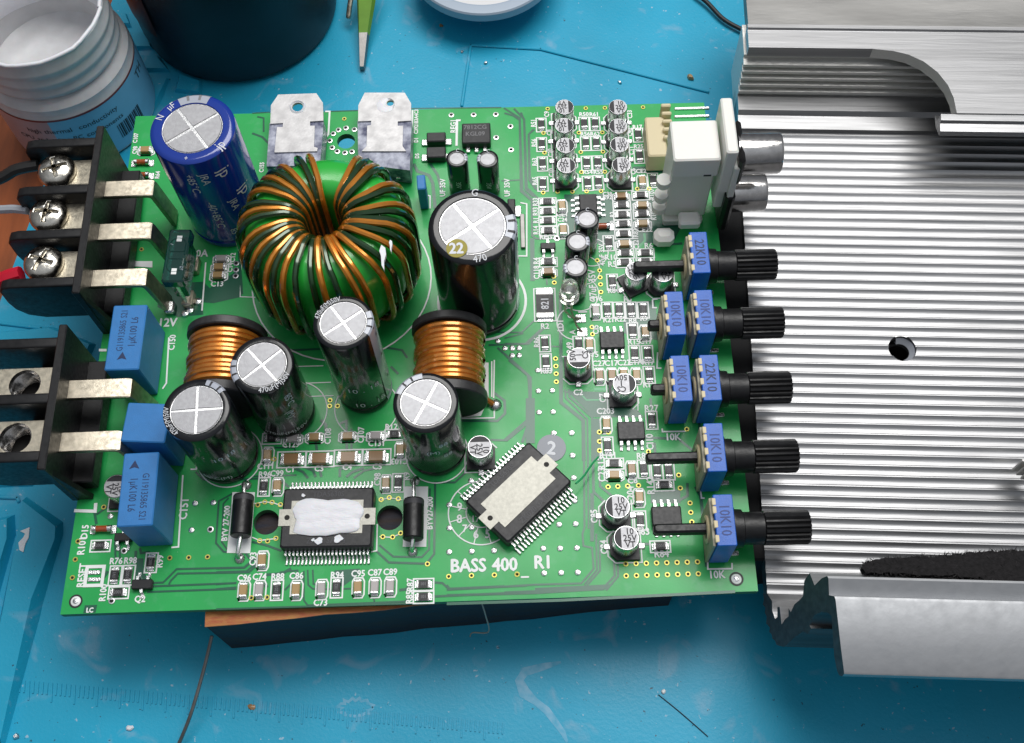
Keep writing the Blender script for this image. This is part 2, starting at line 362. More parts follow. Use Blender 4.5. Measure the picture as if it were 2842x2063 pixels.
# ================================================================== CIRCUIT BOARD
pcb = empty('circuit_board', (0, 0, 0), label='green amplifier circuit board crowded with soldered parts, propped on a wood block', cat='circuit board')
BT = .16
cn = [at(None, 167, 1706), at(None, 2104, 1641), at(None, 1954, 285), at(None, 377, 323)]
holes = [(at('J', 112, 1275), .235), (at('J', 1082, 1240), .235), (at('B', 738, 1112), .19)]
def board_mesh():
    bm = bmesh.new(); es = []
    def loop(pts):
        vs = [bm.verts.new((p[0], p[1], 0)) for p in pts]
        return [bm.edges.new((vs[i], vs[(i + 1) % len(vs)])) for i in range(len(vs))]
    es += loop([(p.x, p.y) for p in cn])
    for c_, r_ in holes: es += loop([(c_.x + r_ * math.cos(k * PI / 14), c_.y + r_ * math.sin(k * PI / 14)) for k in range(28)])
    bmesh.ops.triangle_fill(bm, use_beauty=True, edges=es)
    for f in bm.faces:
        if f.normal.z < 0: f.normal_flip()
    bm.normal_update()
    r = bmesh.ops.extrude_face_region(bm, geom=list(bm.faces))
    top = [e for e in r['geom'] if isinstance(e, bmesh.types.BMVert)]
    bmesh.ops.translate(bm, vec=(0, 0, -BT), verts=top); bmesh.ops.recalc_face_normals(bm, faces=bm.faces)
    me = bpy.data.meshes.new('board_panel'); me.materials.append(MT['solder_mask']); me.materials.append(mat('board_edge', (0.06, 0.20, 0.09), .6, var=.2))
    bm.normal_update()
    for f in bm.faces: f.material_index = 0 if abs(f.normal.z) > .5 else 1
    bm.to_mesh(me); bm.free(); return me
obj('board_panel', board_mesh(), pcb)
# -- etched copper pattern under the mask
ZT = .004; ZS = .008
tr = MB()
def dk(t, pts, w=.035, m='trace', z=ZT): tr.strip([at(t, *p) for p in pts], w, z, m)
def dp(t, pts, m='trace', z=ZT): tr.flat([at(t, *p) for p in pts], z, m)
TZ = [0]
TR = [
 ('B', [(1980, 852), (2105, 930), (2125, 1500), (2268, 1635)], .045), ('B', [(2060, 856), (2140, 940), (2160, 1480), (2268, 1580)], .045),
 ('B', [(2212, 1020), (2178, 1055), (2185, 1400), (2245, 1500)], .04), ('B', [(1960, 1425), (2110, 1418)], .03), ('B', [(0, 893), (140, 885)], .03), ('B', [(570, 880), (1300, 855), (1960, 848)], .03),
 ('B', [(1270, 1290), (1300, 1350), (1390, 1380), (1420, 1440), (1440, 1640)], .07), ('B', [(1400, 1290), (1460, 1380), (1490, 1500)], .06), ('B', [(40, 920), (90, 930), (90, 1040)], .04), ('B', [(0, 1050), (80, 1080), (130, 1130)], .05),
 ('C', [(0, 325), (70, 345), (120, 380), (130, 940), (215, 1015), (218, 1290), (252, 1312), (440, 1308)], .045), ('C', [(130, 320), (155, 380), (168, 930), (232, 985)], .045),
 ('C', [(236, 455), (190, 492), (195, 850), (245, 925)], .04), ('C', [(0, 858), (118, 850)], .03), ('C', [(218, 1310), (222, 1644)], .09),
 ('G', [(442, 360), (446, 1185), (620, 1325), (625, 1644)], .07), ('G', [(478, 1080), (482, 1150), (652, 1315), (658, 1644)], .035), ('G', [(508, 1080), (512, 1140), (690, 1300), (692, 1644)], .045),
 ('G', [(0, 722), (190, 722), (310, 600)], .04), ('G', [(0, 800), (190, 970), (205, 1300), (0, 1480)], .045), ('G', [(0, 680), (150, 640)], .03), ('G', [(370, 742), (452, 746)], .03), ('G', [(600, 1115), (645, 1165), (790, 1163)], .03, 'trace_light'),
 ('G', [(705, 1080), (860, 1082)], .06, 'trace_light'), ('G', [(1150, 1150), (1155, 1230)], .05), ('G', [(1110, 1460), (1370, 1470), (1480, 1560), (1530, 1560)], .05), ('G', [(1180, 1500), (1190, 1644)], .05),
 ('G', [(330, 190), (335, 260)], .03), ('G', [(380, 190), (385, 260)], .03), ('G', [(140, 1500), (205, 1310)], .06), ('G', [(1530, 1290), (1540, 1500)], .05),
 ('K', [(625, 0), (630, 750), (614, 800), (622, 895), (690, 910), (702, 1075), (605, 1190), (240, 1200), (0, 1215)], .035), ('K', [(655, 0), (662, 760)], .03), ('K', [(692, 0), (702, 470), (840, 600)], .05), ('K', [(745, 0), (752, 425), (880, 530)], .045),
 ('K', [(722, 800), (728, 1085), (630, 1200)], .035), ('K', [(748, 850), (752, 1090), (650, 1205)], .035), ('K', [(862, 1005), (868, 1130), (775, 1230), (0, 1262)], .04), ('K', [(890, 1005), (895, 1135), (800, 1245)], .035),
 ('K', [(1370, 540), (1440, 500), (1440, 400)], .05), ('K', [(1500, 430), (1550, 520)], .05), ('K', [(690, 480), (690, 860)], .07), ('K', [(1080, 880), (1150, 880)], .05), ('K', [(1540, 480), (1560, 640), (1590, 1060)], .06),
 ('Q', [(0, 438), (630, 405)], .035), ('Q', [(0, 482), (700, 462), (1225, 430)], .045), ('Q', [(0, 548), (900, 520), (2268, 452)], .05), ('Q', [(0, 400), (25, 432)], .035),
 ('M', [(0, 270), (222, 265), (310, 195)], .035), ('M', [(0, 300), (240, 292), (330, 215)], .035), ('M', [(0, 396), (160, 382)], .03), ('M', [(0, 432), (160, 418)], .03), ('M', [(390, 320), (520, 310), (590, 270)], .05), ('M', [(380, 380), (400, 420)], .06),
 ('M', [(690, 290), (690, 520), (720, 560), (1480, 530), (1560, 480)], .03), ('M', [(720, 280), (725, 400), (760, 430), (900, 432)], .03), ('M', [(760, 280), (765, 390), (790, 400)], .03), ('M', [(1440, 440), (1490, 435), (1560, 375)], .05), ('M', [(1720, 380), (1780, 385), (1830, 430), (2268, 410)], .04), ('M', [(1720, 490), (2268, 465)], .04),
 ('M', [(540, 440), (600, 380), (640, 300)], .035), ('M', [(500, 300), (640, 285), (660, 420)], .03), ('M', [(0, 590), (1500, 545)], .03), ('M', [(1000, 430), (1060, 428)], .03), ('M', [(1240, 500), (1245, 530)], .03),
 ('J', [(1700, 868), (1595, 962), (1440, 965), (1432, 1525), (1370, 1602), (1075, 1592), (975, 1500)], .04), ('J', [(1398, 1010), (1392, 1490), (1335, 1550), (1110, 1546), (1000, 1455)], .035), ('J', [(2020, 0), (2110, 70), (2190, 140), (2190, 300)], .05), ('J', [(2188, 300), (2188, 655)], .17), ('J', [(1875, 628), (2005, 632), (2135, 525), (2180, 470)], .04),
 ('J', [(1640, 478), (1930, 478), (1990, 420), (1985, 320), (1900, 255)], .05), ('J', [(540, 470), (580, 510), (580, 600)], .06), ('J', [(690, 500), (740, 480), (745, 700)], .05), ('J', [(780, 540), (782, 700)], .04), ('J', [(960, 710), (1040, 640)], .03), ('J', [(180, 690), (330, 690), (345, 730)], .03), ('J', [(500, 640), (510, 710)], .05),
 ('J', [(330, 850), (400, 880), (440, 930)], .05), ('J', [(400, 835), (480, 870), (500, 920)], .05), ('J', [(530, 850), (545, 920)], .05), ('J', [(690, 920), (690, 860), (740, 840)], .05), ('J', [(740, 920), (790, 880), (880, 850)], .05), ('J', [(800, 930), (880, 870), (980, 850)], .04), ('J', [(0, 915), (350, 905)], .03), ('J', [(230, 950), (290, 1000)], .05), ('J', [(0, 1430), (120, 1460), (230, 1500)], .04),
 ('J', [(0, 60), (560, 45)], .02, 'silk'), ('J', [(200, 190), (620, 175)], .02, 'silk'), ('J', [(340, 290), (640, 280)], .02, 'silk'), ('J', [(1090, 50), (1150, 110)], .05), ('F', [(300, 1340), (560, 1330)], .045), ('F', [(1060, 1320), (1180, 1340), (1220, 1400)], .045), ('F', [(1930, 1200), (2120, 1200), (2268, 1060)], .03), ('F', [(1860, 1300), (2150, 1290), (2268, 1180)], .04), ('F', [(1930, 1320), (2170, 1540), (2185, 1644)], .045),
 ('I', [(1835, 1048), (1722, 1110), (1700, 1440), (1760, 1508), (1788, 1510)], .035), ('I', [(1800, 1085), (1758, 1130), (1745, 1430), (1788, 1490)], .03), ('I', [(905, 1430), (910, 1560)], .035), ('I', [(940, 1430), (944, 1560)], .035), ('I', [(1070, 1500), (1066, 1600)], .05), ('I', [(1100, 1480), (1110, 1520), (1180, 1510)], .04), ('I', [(1540, 880), (1600, 940), (1760, 950), (2060, 930)], .035), ('I', [(745, 1200), (760, 1290)], .05), ('I', [(880, 1130), (760, 1215)], .04),
 ('P', [(1200, 385), (1285, 380), (1390, 275), (1920, 262), (2000, 195)], .035), ('P', [(1330, 395), (1345, 365), (1400, 310), (1960, 300), (2030, 235)], .035), ('P', [(1160, 412), (1860, 385)], .035), ('P', [(1160, 455), (1860, 430)], .035), ('P', [(810, 350), (850, 290)], .05),
 ('E', [(1990, 560), (1900, 640), (1890, 920), (2060, 925)], .02, 'silk'), ('E', [(1880, 560), (1905, 900)], .05), ('L', [(1640, 700), (1680, 760)], .04),
 ('C', [(1100, 1270), (1105, 1330), (1050, 1390)], .05, 'trace_light'), ('C', [(1170, 1370), (1400, 1350)], .05), ('C', [(490, 1010), (600, 1000)], .03), ('G', [(0, 560), (120, 360)], .03),
]
for r_ in TR:
    TZ[0] += 1
    dk(r_[0], r_[1], r_[2], r_[3] if len(r_) > 3 else 'trace', ZT + .00003 * TZ[0])
for i, (t, pts) in enumerate([
 ('C', [(470, 965), (850, 960), (1400, 990), (1400, 1200), (1330, 1340), (1000, 1355), (880, 1380), (470, 1300)]),
 ('C', [(1010, 745), (1290, 745), (1290, 800), (1010, 790)]),
 ('G', [(455, 1095), (800, 1100), (1040, 1240), (1100, 1300), (700, 1300), (520, 1120)]),
 ('E', [(1560, 960), (1680, 970), (1900, 920), (1890, 700), (1650, 850), (1600, 800)]),
 ('G', [(930, 400), (1180, 380), (1230, 700), (940, 640)]),
 ('K', [(1150, 470), (1385, 450), (1385, 560), (1150, 560)]),
 ('M', [(930, 285), (1130, 270), (1120, 320), (1000, 410), (940, 410)]),
 ('P', [(1080, 190), (1130, 190), (1130, 300), (1200, 380), (1060, 380)]),
 ('E', [(1240, 820), (1600, 800), (1600, 1060), (1400, 1080), (1240, 1000)]),
 ('G', [(690, 1310), (760, 1310), (760, 1644), (700, 1644)]),
 ('K', [(240, 1225), (860, 1195), (780, 1245), (240, 1262)])]):
    dp(t, pts, z=ZT - .0012 - .0002 * i)
dp('P', [(668, 560), (765, 556), (752, 618), (655, 622)])
obj('circuit_trace', tr, pcb, kind='stuff')
# -- silkscreen print
sk = MB(); sz_ = [0]
def zs(): sz_[0] = (sz_[0] + 1) % 40; return ZS + sz_[0] * .0001
def ring(cx, cy, r, w=.028, a0=0, a1=2 * PI, m='silk', n=48):
    z = zs(); pts = [(cx + r * math.cos(a0 + (a1 - a0) * i / n), cy + r * math.sin(a0 + (a1 - a0) * i / n)) for i in range(n + 1)]; sk.strip(pts, w, z, m)
def rect(cx, cy, w, h, t=.026, rz=0):
    z = zs(); c_, s_ = math.cos(rz), math.sin(rz)
    for x0, y0, x1, y1 in ((-w / 2, -h / 2, w / 2, -h / 2), (w / 2, -h / 2, w / 2, h / 2), (w / 2, h / 2, -w / 2, h / 2), (-w / 2, h / 2, -w / 2, -h / 2)):
        dx, dy = x1 - x0, y1 - y0; l = math.hypot(dx, dy); ux, uy = dx / l * t / 2, dy / l * t / 2
        P = [(x0 - ux, y0 - uy), (x1 + ux, y1 + uy)]
        z += .0002; sk.strip([(cx + a * c_ - b * s_, cy + a * s_ + b * c_) for a, b in P], t, z, 'silk')
def stadium(cx, cy, w, h, t=.026):
    z = zs(); c = min(w, h) * .30; W2, H2 = w / 2, h / 2
    if h >= w: P = [(-W2, -H2 + c), (-W2 + c * .5, -H2), (W2 - c * .5, -H2), (W2, -H2 + c), (W2, H2 - c), (W2 - c * .5, H2), (-W2 + c * .5, H2), (-W2, H2 - c)]
    else: P = [(-W2 + c, -H2), (W2 - c, -H2), (W2, -H2 + c * .6), (W2, H2 - c * .6), (W2 - c, H2), (-W2 + c, H2), (-W2, H2 - c * .6), (-W2, -H2 + c * .6)]
    P = P + [P[0], P[1]]; sk.strip([(cx + a, cy + b) for a, b in P], t, z, 'silk')
def line(t, pts, w=.026, m='silk'): sk.strip([at(t, *p) for p in pts], w, zs(), m)
def lab(s, t, x, y, rot=0, size=.125, bold=.004, sx=.9):
    p = at(t, x, y); text(sk, s, size * 1.3, 'silk', Mz((p.x, p.y, zs()), rot), bold * 1.4, sx)
V = PI / 2
for a in [
 ('BASS 400', 'J', 1822, 1612, .0, .255, .008), ('_', 'K', 160, 1085, .0, .22, .006), ('R1', 'K', 303, 1022, .0, .255, .008), ('10K', 'G', 1325, 1455, 0, .15), ('10K', 'K', 1670, 1120, 0, .15), ('RESET', 'P', 645, 325, V, .14), ('R101', 'P', 645, 92, V, .14), ('D15', 'I', 668, 1352, V, .13),
 ('R76', 'P', 915, 212, 0), ('R98', 'P', 1027, 208, 0), ('R99', 'P', 1258, 215, V), ('R100', 'P', 812, 462, V), ('Q2', 'P', 1103, 510, 0), ('LC', 'P', 708, 598, 0, .09), ('C151', 'I', 1447, 1170, V, .16), ('C150', 'E', 1355, 1280, V, .13), ('BYV 27-200', 'I', 1778, 1285, V, .115), ('BYV27-200', 'J', 1397, 1205, V, .115),
 ('R125', 'J', 155, 555, 0), ('C129', 'J', 305, 665, 0), ('C108', 'J', 596, 600, V), ('C107', 'J', 856, 590, V), ('C131', 'J', 980, 655, 0), ('R127', 'J', 1110, 525, 0), ('C111', 'J', 108, 835, 0), ('C1', 'J', 300, 860, 0), ('C3', 'J', 527, 853, 0), ('C4', 'J', 748, 842, 0), ('C5', 'J', 985, 838, 0), ('C103', 'J', 1160, 798, PI), ('R96', 'J', 100, 900, 0), ('C99', 'J', 195, 892, 0), ('C98', 'J', 985, 940, V), ('R9', 'J', 1215, 915, V),
 ('C93', 'M', 290, 195, V), ('C96', 'M', 222, 345, 0), ('C74', 'M', 342, 335, 0), ('R88', 'M', 485, 335, 0), ('C86', 'M', 632, 328, 0), ('C73', 'M', 822, 538, 0), ('R94', 'M', 952, 322, 0), ('C95', 'M', 1118, 310, 0), ('C87', 'M', 1248, 302, 0), ('C89', 'M', 1370, 297, 0), ('R87', 'M', 1527, 400, V), ('R85', 'M', 1520, 497, V),
 ('REG1', 'B', 1582, 995, V, .13), ('D1', 'B', 1290, 1105, V, .09), ('C3921B3A4C3', 'B', 1290, 960, V, .09), ('D5', 'B', 1297, 1230, V, .09), ('UF 35V', 'B', 1498, 1480, V, .12), ('UF 35V', 'B', 2005, 1480, V, .12), ('R33', 'C', 243, 1025, V, .11), ('R93', 'C', 243, 1100, V, .11), ('R1', 'C', 247, 1170, V, .11), ('R14', 'C', 247, 1248, V, .11), ('CE1', 'C', 455, 1122, 0, .12), ('C24', 'C', 455, 1165, 0, .10), ('REG2', 'C', 340, 1300, 0, .12), ('R4', 'C', 250, 1490, V, .12), ('C118', 'C', 252, 1580, V, .12),
 ('C38', 'C', 810, 962, 0, .10), ('R92', 'C', 810, 990, 0, .10), ('R107', 'C', 1160, 965, V, .11), ('CE23', 'C', 1185, 1045, V, .11), ('R108', 'C', 1172, 1125, V, .11), ('CE22', 'C', 1103, 1243, 0, .12), ('R82', 'C', 1030, 1270, V, .11), ('CE21', 'C', 1035, 1350, V, .11), ('R6', 'C', 1133, 1368, 0, .13), ('R10', 'C', 838, 1462, 0, .14), ('R5', 'C', 848, 1515, 0, .14), ('R2', 'C', 848, 1125, V, .10), ('R90', 'C', 848, 1205, V, .10), ('47uF 35V', 'C', 765, 1440, V, .11), ('C20', 'C', 362, 640, V, .11), ('C8', 'C', 352, 480, V, .11), ('C10', 'C', 368, 795, V, .11), ('C9', 'C', 332, 335, V, .11), ('C33', 'C', 985, 335, V, .11), ('C42', 'C', 985, 475, V, .11), ('C11', 'C', 998, 620, V, .11), ('C6', 'C', 1012, 785, V, .11),
 ('R51', 'C', 228, 405, V, .11), ('R56', 'C', 233, 560, V, .11), ('R63', 'C', 238, 710, V, .11), ('R65', 'C', 240, 860, V, .11), ('R50', 'C', 625, 335, 0, .11), ('R61', 'C', 705, 335, 0, .11), ('R56', 'C', 635, 490, 0, .11), ('R62', 'C', 712, 490, 0, .11), ('R54', 'C', 655, 790, 0, .11), ('R55', 'C', 738, 790, 0, .11), ('R17', 'C', 1045, 435, 0, .11), ('R25', 'C', 1055, 588, 0, .11), ('CE2', 'C', 1075, 782, 0, .11),
 ('47uF 35V', 'G', 692, 260, V, .15), ('C16', 'G', 720, 370, 0, .13), ('R3', 'G', 970, 370, 0, .13), ('R84', 'G', 857, 305, 0, .12), ('R2', 'G', 318, 585, 0, .13), ('LD1', 'G', 440, 580, V, .13), ('A', 'G', 535, 632, V, .12), ('C', 'G', 520, 505, V, .12), ('R21', 'G', 820, 535, 0, .12), ('R22', 'G', 912, 530, 0, .12), ('R8', 'G', 1008, 540, 0, .12), ('R9', 'G', 1097, 523, 0, .12), ('CI5', 'G', 718, 612, V, .12), ('R15', 'G', 1018, 708, 0, .13), ('C17', 'G', 1110, 702, 0, .13), ('R49', 'G', 513, 755, V, .13), ('115', 'G', 695, 808, 0, .13), ('R86', 'G', 255, 712, V, .12), ('R83', 'G', 330, 937, 0, .12), ('C27', 'G', 742, 878, 0, .13), ('C17', 'G', 840, 876, 0, .13), ('C22', 'G', 940, 872, 0, .13), ('C170', 'G', 1035, 868, 0, .12), ('R17', 'G', 1130, 866, 0, .13), ('R11', 'G', 1135, 1045, 0, .12), ('C2', 'G', 580, 1105, 0, .13), ('C7', 'G', 773, 1150, V, .13), ('C203', 'G', 795, 1252, 0, .13), ('R27', 'G', 1155, 1230, 0, .14), ('CI10', 'G', 1143, 1495, V, .14), ('R141', 'G', 815, 1600, 0, .13), ('R89', 'K', 1090, 188, 0, .13),
 ('R13', 'K', 762, 245, V, .14), ('C23', 'K', 765, 335, V, .14), ('C6', 'K', 1007, 380, 0, .13), ('R142', 'K', 1148, 420, V, .14), ('C204', 'K', 992, 500, V, .14), ('C85', 'K', 705, 662, V, .13), ('R63', 'K', 1085, 782, 0, .14), ('C84', 'K', 782, 905, V, .13), ('R84', 'K', 1235, 957, 0, .14), ('C13', 'E', 1710, 818, 0, .13), ('C12', 'E', 1832, 612, V, .11), ('C14', 'E', 1812, 690, V, .11), ('0A', 'E', 1590, 578, 0, .18), ('12V', 'E', 1318, 1122, 0, .2, .006), ('C107', 'A', 1068, 1090, V, .10), ('C98', 'A', 1062, 1185, V, .10), ('R64', 'A', 1240, 1380, V, .10), ('C155', 'A', 2060, 1320, V, .10),
 ('9', 'J', 1632, 1155, 0, .17), ('8', 'J', 1630, 1250, 0, .17), ('7', 'J', 1672, 1325, 0, .15), ('6', 'J', 1760, 1370, 0, .17), ('5', 'J', 1852, 1368, 0, .17), ('17', 'J', 1755, 1250, 0, .13)]:
    lab(*a)
cc = at('J', 1805, 1200); ring(cc.x, cc.y, .60, .024); ring(cc.x, cc.y, .28, .02)
for k in range(12):
    a = PI / 2 + k * PI / 6 + .28; sk.strip([(cc.x + .28 * math.cos(a), cc.y + .28 * math.sin(a)), (cc.x + .60 * math.cos(a), cc.y + .60 * math.sin(a))], .018, ZS + .003, 'silk')
tc_ = at(None, 949, 779); ring(tc_.x, tc_.y, 1.78, .03)
for t, x, y, r_ in (('I', 1810, 760, .60), ('J', 340, 400, .60), ('J', 900, 375, .60), ('J', 1455, 735, .58)):
    p = at(t, x, y); ring(p.x, p.y, r_, .022)
p = at(None, 1338, 836); ring(p.x, p.y, .86, .05)
p = at(None, 635, 598); ring(p.x, p.y, .70, .05)
p = at('C', 690, 1420); ring(p.x, p.y, .32, .02); p = at('C', 620, 1560); ring(p.x, p.y, .33, .02); p = at('G', 560, 560); ring(p.x, p.y, .36, .024, PI * .55, PI * 1.45); p = at('G', 590, 330); ring(p.x, p.y, .38, .02)
def fillq(t, pts): sk.flat([at(t, *p) for p in pts], zs(), 'silk')
fillq('J', [(1195, 995), (1385, 995), (1370, 1470), (1185, 1470)]); fillq('I', [(1830, 1040), (2008, 1040), (1970, 1520), (1786, 1518)]); fillq('J', [(1790, 20), (1860, 20), (1860, 300), (1800, 440), (1640, 455), (1660, 280)])
fillq('E', [(1035, 525), (1060, 525), (1055, 625), (1035, 625)]); fillq('E', [(1100, 140), (1122, 140), (1118, 195), (1098, 195)]); fillq('E', [(780, 1330), (840, 1330), (840, 1350), (780, 1350)]); fillq('E', [(1040, 640), (1200, 640), (1200, 690), (1040, 680)])
line('J', [(1885, 10), (1885, 290)]); line('J', [(1905, 0), (1900, 300)]); line('J', [(1640, 460), (1905, 455), (1905, 400)]); line('I', [(1440, 905), (1405, 1470), (1350, 1475)], .03); line('I', [(1550, 830), (1545, 860), (1500, 860)], .03); line('E', [(1330, 1240), (1310, 1600), (1280, 1644)], .03); line('E', [(1620, 650), (1590, 1030)], .03)
line('I', [(585, 1185), (750, 1190), (755, 1125)], .06); line('B', [(575, 880), (610, 880), (600, 1060), (585, 1080)], .04); line('B', [(1262, 870), (1248, 1340)], .04); line('B', [(1640, 950), (1612, 950), (1608, 1150)], .05); line('F', [(2110, 180), (2160, 190), (2160, 600), (2060, 598)], .03); line('C', [(1110, 410), (1125, 725), (1300, 725)], .04)
line('G', [(1205, 790), (1200, 915), (1235, 915)], .03); line('G', [(1240, 1390), (1243, 1415), (1425, 1412)], .03); line('K', [(1595, 900), (1600, 1078), (1790, 1075), (1790, 1030)], .03); line('K', [(1540, 440), (1550, 520), (1575, 520)], .03); line('J', [(985, 1290), (980, 1500), (935, 1510)], .025); line('G', [(580, 475), (650, 472)], .03); line('G', [(1010, 1100), (1050, 1095), (1050, 1250)], .02); line('G', [(1165, 375), (1205, 372)], .03); line('G', [(1165, 375), (1168, 440), (1200, 440)], .03); line('B', [(1375, 1540), (1400, 1545), (1400, 1644)], .03)
for t, x, y in (('P', 745, 330),):
    p = at(t, x, y); rect(p.x, p.y, .30, .34, .06)
for yy in (302, 358):
    p = at('P', 742, yy); obj('solder_bridge', MB().box((p.x, p.y, .014), (.22, .075, .02), 'solder', ch=.008), pcb)
for t, pts in (('J', [(20, 1130), (100, 1115), (170, 1125), (240, 1150)]), ('J', [(1010, 1100), (1080, 1085), (1180, 1100)]), ('J', [(0, 1395), (60, 1420), (190, 1405)]), ('J', [(1000, 1390), (1100, 1395), (1170, 1365)])): line(t, pts, .02)
# -- solder dots and vias
def via_m():
    g = MB(); g.lathe([(.048, .006), (.046, .012), (.026, .012)], 'gold', 14, cap=False); g.lathe([(.0, .009), (.030, .009)], 'hole', 12, cap=False); return g
def sol_m(): return MB().lathe([(.058, .004), (.052, .018), (.030, .028), (.0, .031)], 'solder', 14, cap=False)
def sil_m():
    g = MB(); g.lathe([(.062, .006), (.058, .012), (.036, .014)], 'silver', 14, cap=False); g.lathe([(0, .010), (.04, .010)], 'hole', 12, cap=False); return g
def place(t, pts, kind):
    for p in pts:
        q = at(t, *p); nm_, fn = {'v': ('via', via_m), 's': ('solder_point', sol_m), 'h': ('plated_hole', sil_m)}[kind]
        obj(nm_, shared((nm_,), fn), pcb, (q.x, q.y, 0))
place('K', [(955 + k * 80.5, 1037 - k * 2.3) for k in range(8)] + [(958 + k * 81, 1131 - k * 2.3) for k in range(8)] + [(815, 431), (892, 428), (969, 425), (1055, 420), (1383, 441), (1460, 558), (1466, 632), (1474, 707), (1371, 338), (100, 1118), (748, 145), (748, 73), (1133, 153)], 'v')
place('G', [(730, 67), (749, 147), (753, 201), (756, 256), (759, 316), (388, 195), (392, 242), (689, 592), (693, 648), (402, 840), (405, 899), (407, 959), (408, 1022), (747, 1418), (816, 1418), (1434, 1395)], 'v')
place('C', [(340, 292), (640, 288), (790, 285), (1090, 280), (307, 483), (315, 638), (305, 952), (418, 945), (535, 945), (646, 942), (760, 940), (585, 480), (770, 478), (600, 633), (775, 630), (605, 790), (790, 788), (1045, 922), (1138, 920)], 'v')
place('M', [(1663, 235), (1830, 334), (2009, 327), (2189, 322), (277, 502), (401, 498)], 'v'); place('Q', [(553, 317)], 'v')
place('P', [(615, 57), (594, 200), (571, 343), (1337, 188), (1486, 185), (1634, 180)], 'v'); place('I', [(817, 1157), (2158, 780)], 'v')
place('J', [(613, 317), (610, 362), (672, 362), (45, 1140), (100, 1117), (157, 1120), (222, 1138), (1015, 1098), (1079, 1083), (1150, 1092), (60, 1422), (122, 1424), (187, 1403), (1028, 1391), (1105, 1393), (1168, 1362)], 'v')
place('B', [(725, 938)], 'v'); place('E', [(1115, 547)], 'v')
place('J', [(1722, 950), (1551, 1140), (1552, 1322), (1727, 1318), (1550, 1510), (1727, 1505), (1903, 1500)], 's')
place('K', [(537, 185), (545, 360), (552, 541), (430, 727), (560, 723), (305, 916), (438, 915), (570, 912), (312, 1110), (446, 1107), (577, 1104), (528, 8), (388, 8)], 's'); place('K', [(1825, 1155)], 's')
place('G', [(115, 758), (62, 760), (60, 815), (115, 815), (263, 932), (267, 1094), (377, 1090), (272, 1262), (383, 1258), (390, 1425), (530, 1422), (535, 1600)], 's')
place('P', [(597, 528)], 's'); place('I', [(1537, 1127), (1680, 1122), (1508, 1338), (870, 1230)], 's'); place('I', [(1657, 1333)], 'h'); place('E', [(1860, 658), (1858, 708), (1855, 757)], 'h')
place('B', [(1567, 908), (1742, 906), (1917, 903), (2032, 998), (1920, 1085), (2037, 1180), (680, 1025), (738, 1010), (805, 1022), (638, 1055), (612, 1110), (630, 1165), (670, 1195), (730, 1205), (785, 1197)], 'h'); place('C', [(48, 430), (52, 615), (412, 1312)], 'h'); place('P', [(978, 132), (880, 525)], 'h'); place('F', [(1932, 1268), (1988, 1325), (2045, 1323), (2100, 1323), (2045, 1382), (2100, 1380)], 's')
for t, x, y, r_ in (('P', 597, 528, .11), ('K', 1825, 1155, .115)):
    p = at(t, x, y); ring(p.x, p.y, r_ * .95, .03, m='ink_black'); o = obj('solder_point', MB().lathe([(.09, .004), (.08, .012), (0, .02)], 'silk', 20, cap=False), pcb, (p.x, p.y, 0))
# ------------------------------------------------------------------ chip resistors and ceramic capacitors
def res_body(L, Wd, H):
    return MB().box((0, 0, H / 2 + .012), (Wd, L * .62, H), 'epoxy').box((0, 0, H / 2 + .008), (Wd, L * .9, H * .9), 'ceramic_grey')
def res_term(L, Wd, H): return MB().box((0, 0, H / 2 + .008), (Wd + .008, L * .17, H + .008), 'solder', ch=.008).box((0, L * .12, .012), (Wd * .9, L * .14, .02), 'solder', ch=.004)
def cap_body(L, Wd, H, m): return MB().box((0, 0, H / 2 + .01), (Wd, L * .92, H), m, ch=.012)
def smd(kind, t, x, y, o='v', mk=None, L=.25, Wd=.135, H=.05, sil=True, m='ceramic_tan'):
    H_ = H if kind == 'R' else (.10 if L < .3 else .13)
    p = at(t, x, y, H_); rz = 0 if o == 'v' else -PI / 2
    rz += random.uniform(-.03, .03)
    if kind == 'R':
        b = obj('chip_resistor', shared(('chip_resistor', L, Wd), lambda: res_body(L, Wd, H_)), pcb, (p.x, p.y, 0), rz)
        if mk:
            g = MB(); text(g, mk, Wd * .62, 'mark_grey' if Wd < .2 else 'ink_white', Matrix.Rotation(PI / 2, 4, 'Z'), Wd * .008, .85)
            obj('marking', g, b, (0, 0, H_ + .0145))
    else:
        b = obj('ceramic_capacitor', shared(('ceramic_capacitor', L, Wd, m), lambda: cap_body(L, Wd, H_, m)), pcb, (p.x, p.y, 0), rz)
    for s in (0, 1):
        e = obj('terminal', shared(('terminal', L, Wd, H_), lambda: res_term(L, Wd, H_)), b, (0, (L * .42) * (1 if s == 0 else -1), 0), 0 if s == 0 else PI)
    if sil:
        w, h = (Wd + .075, L + .105); 
        if o == 'h': w, h = h, w
        (rect if kind == 'R' else stadium)(p.x, p.y, w, h)
    return b
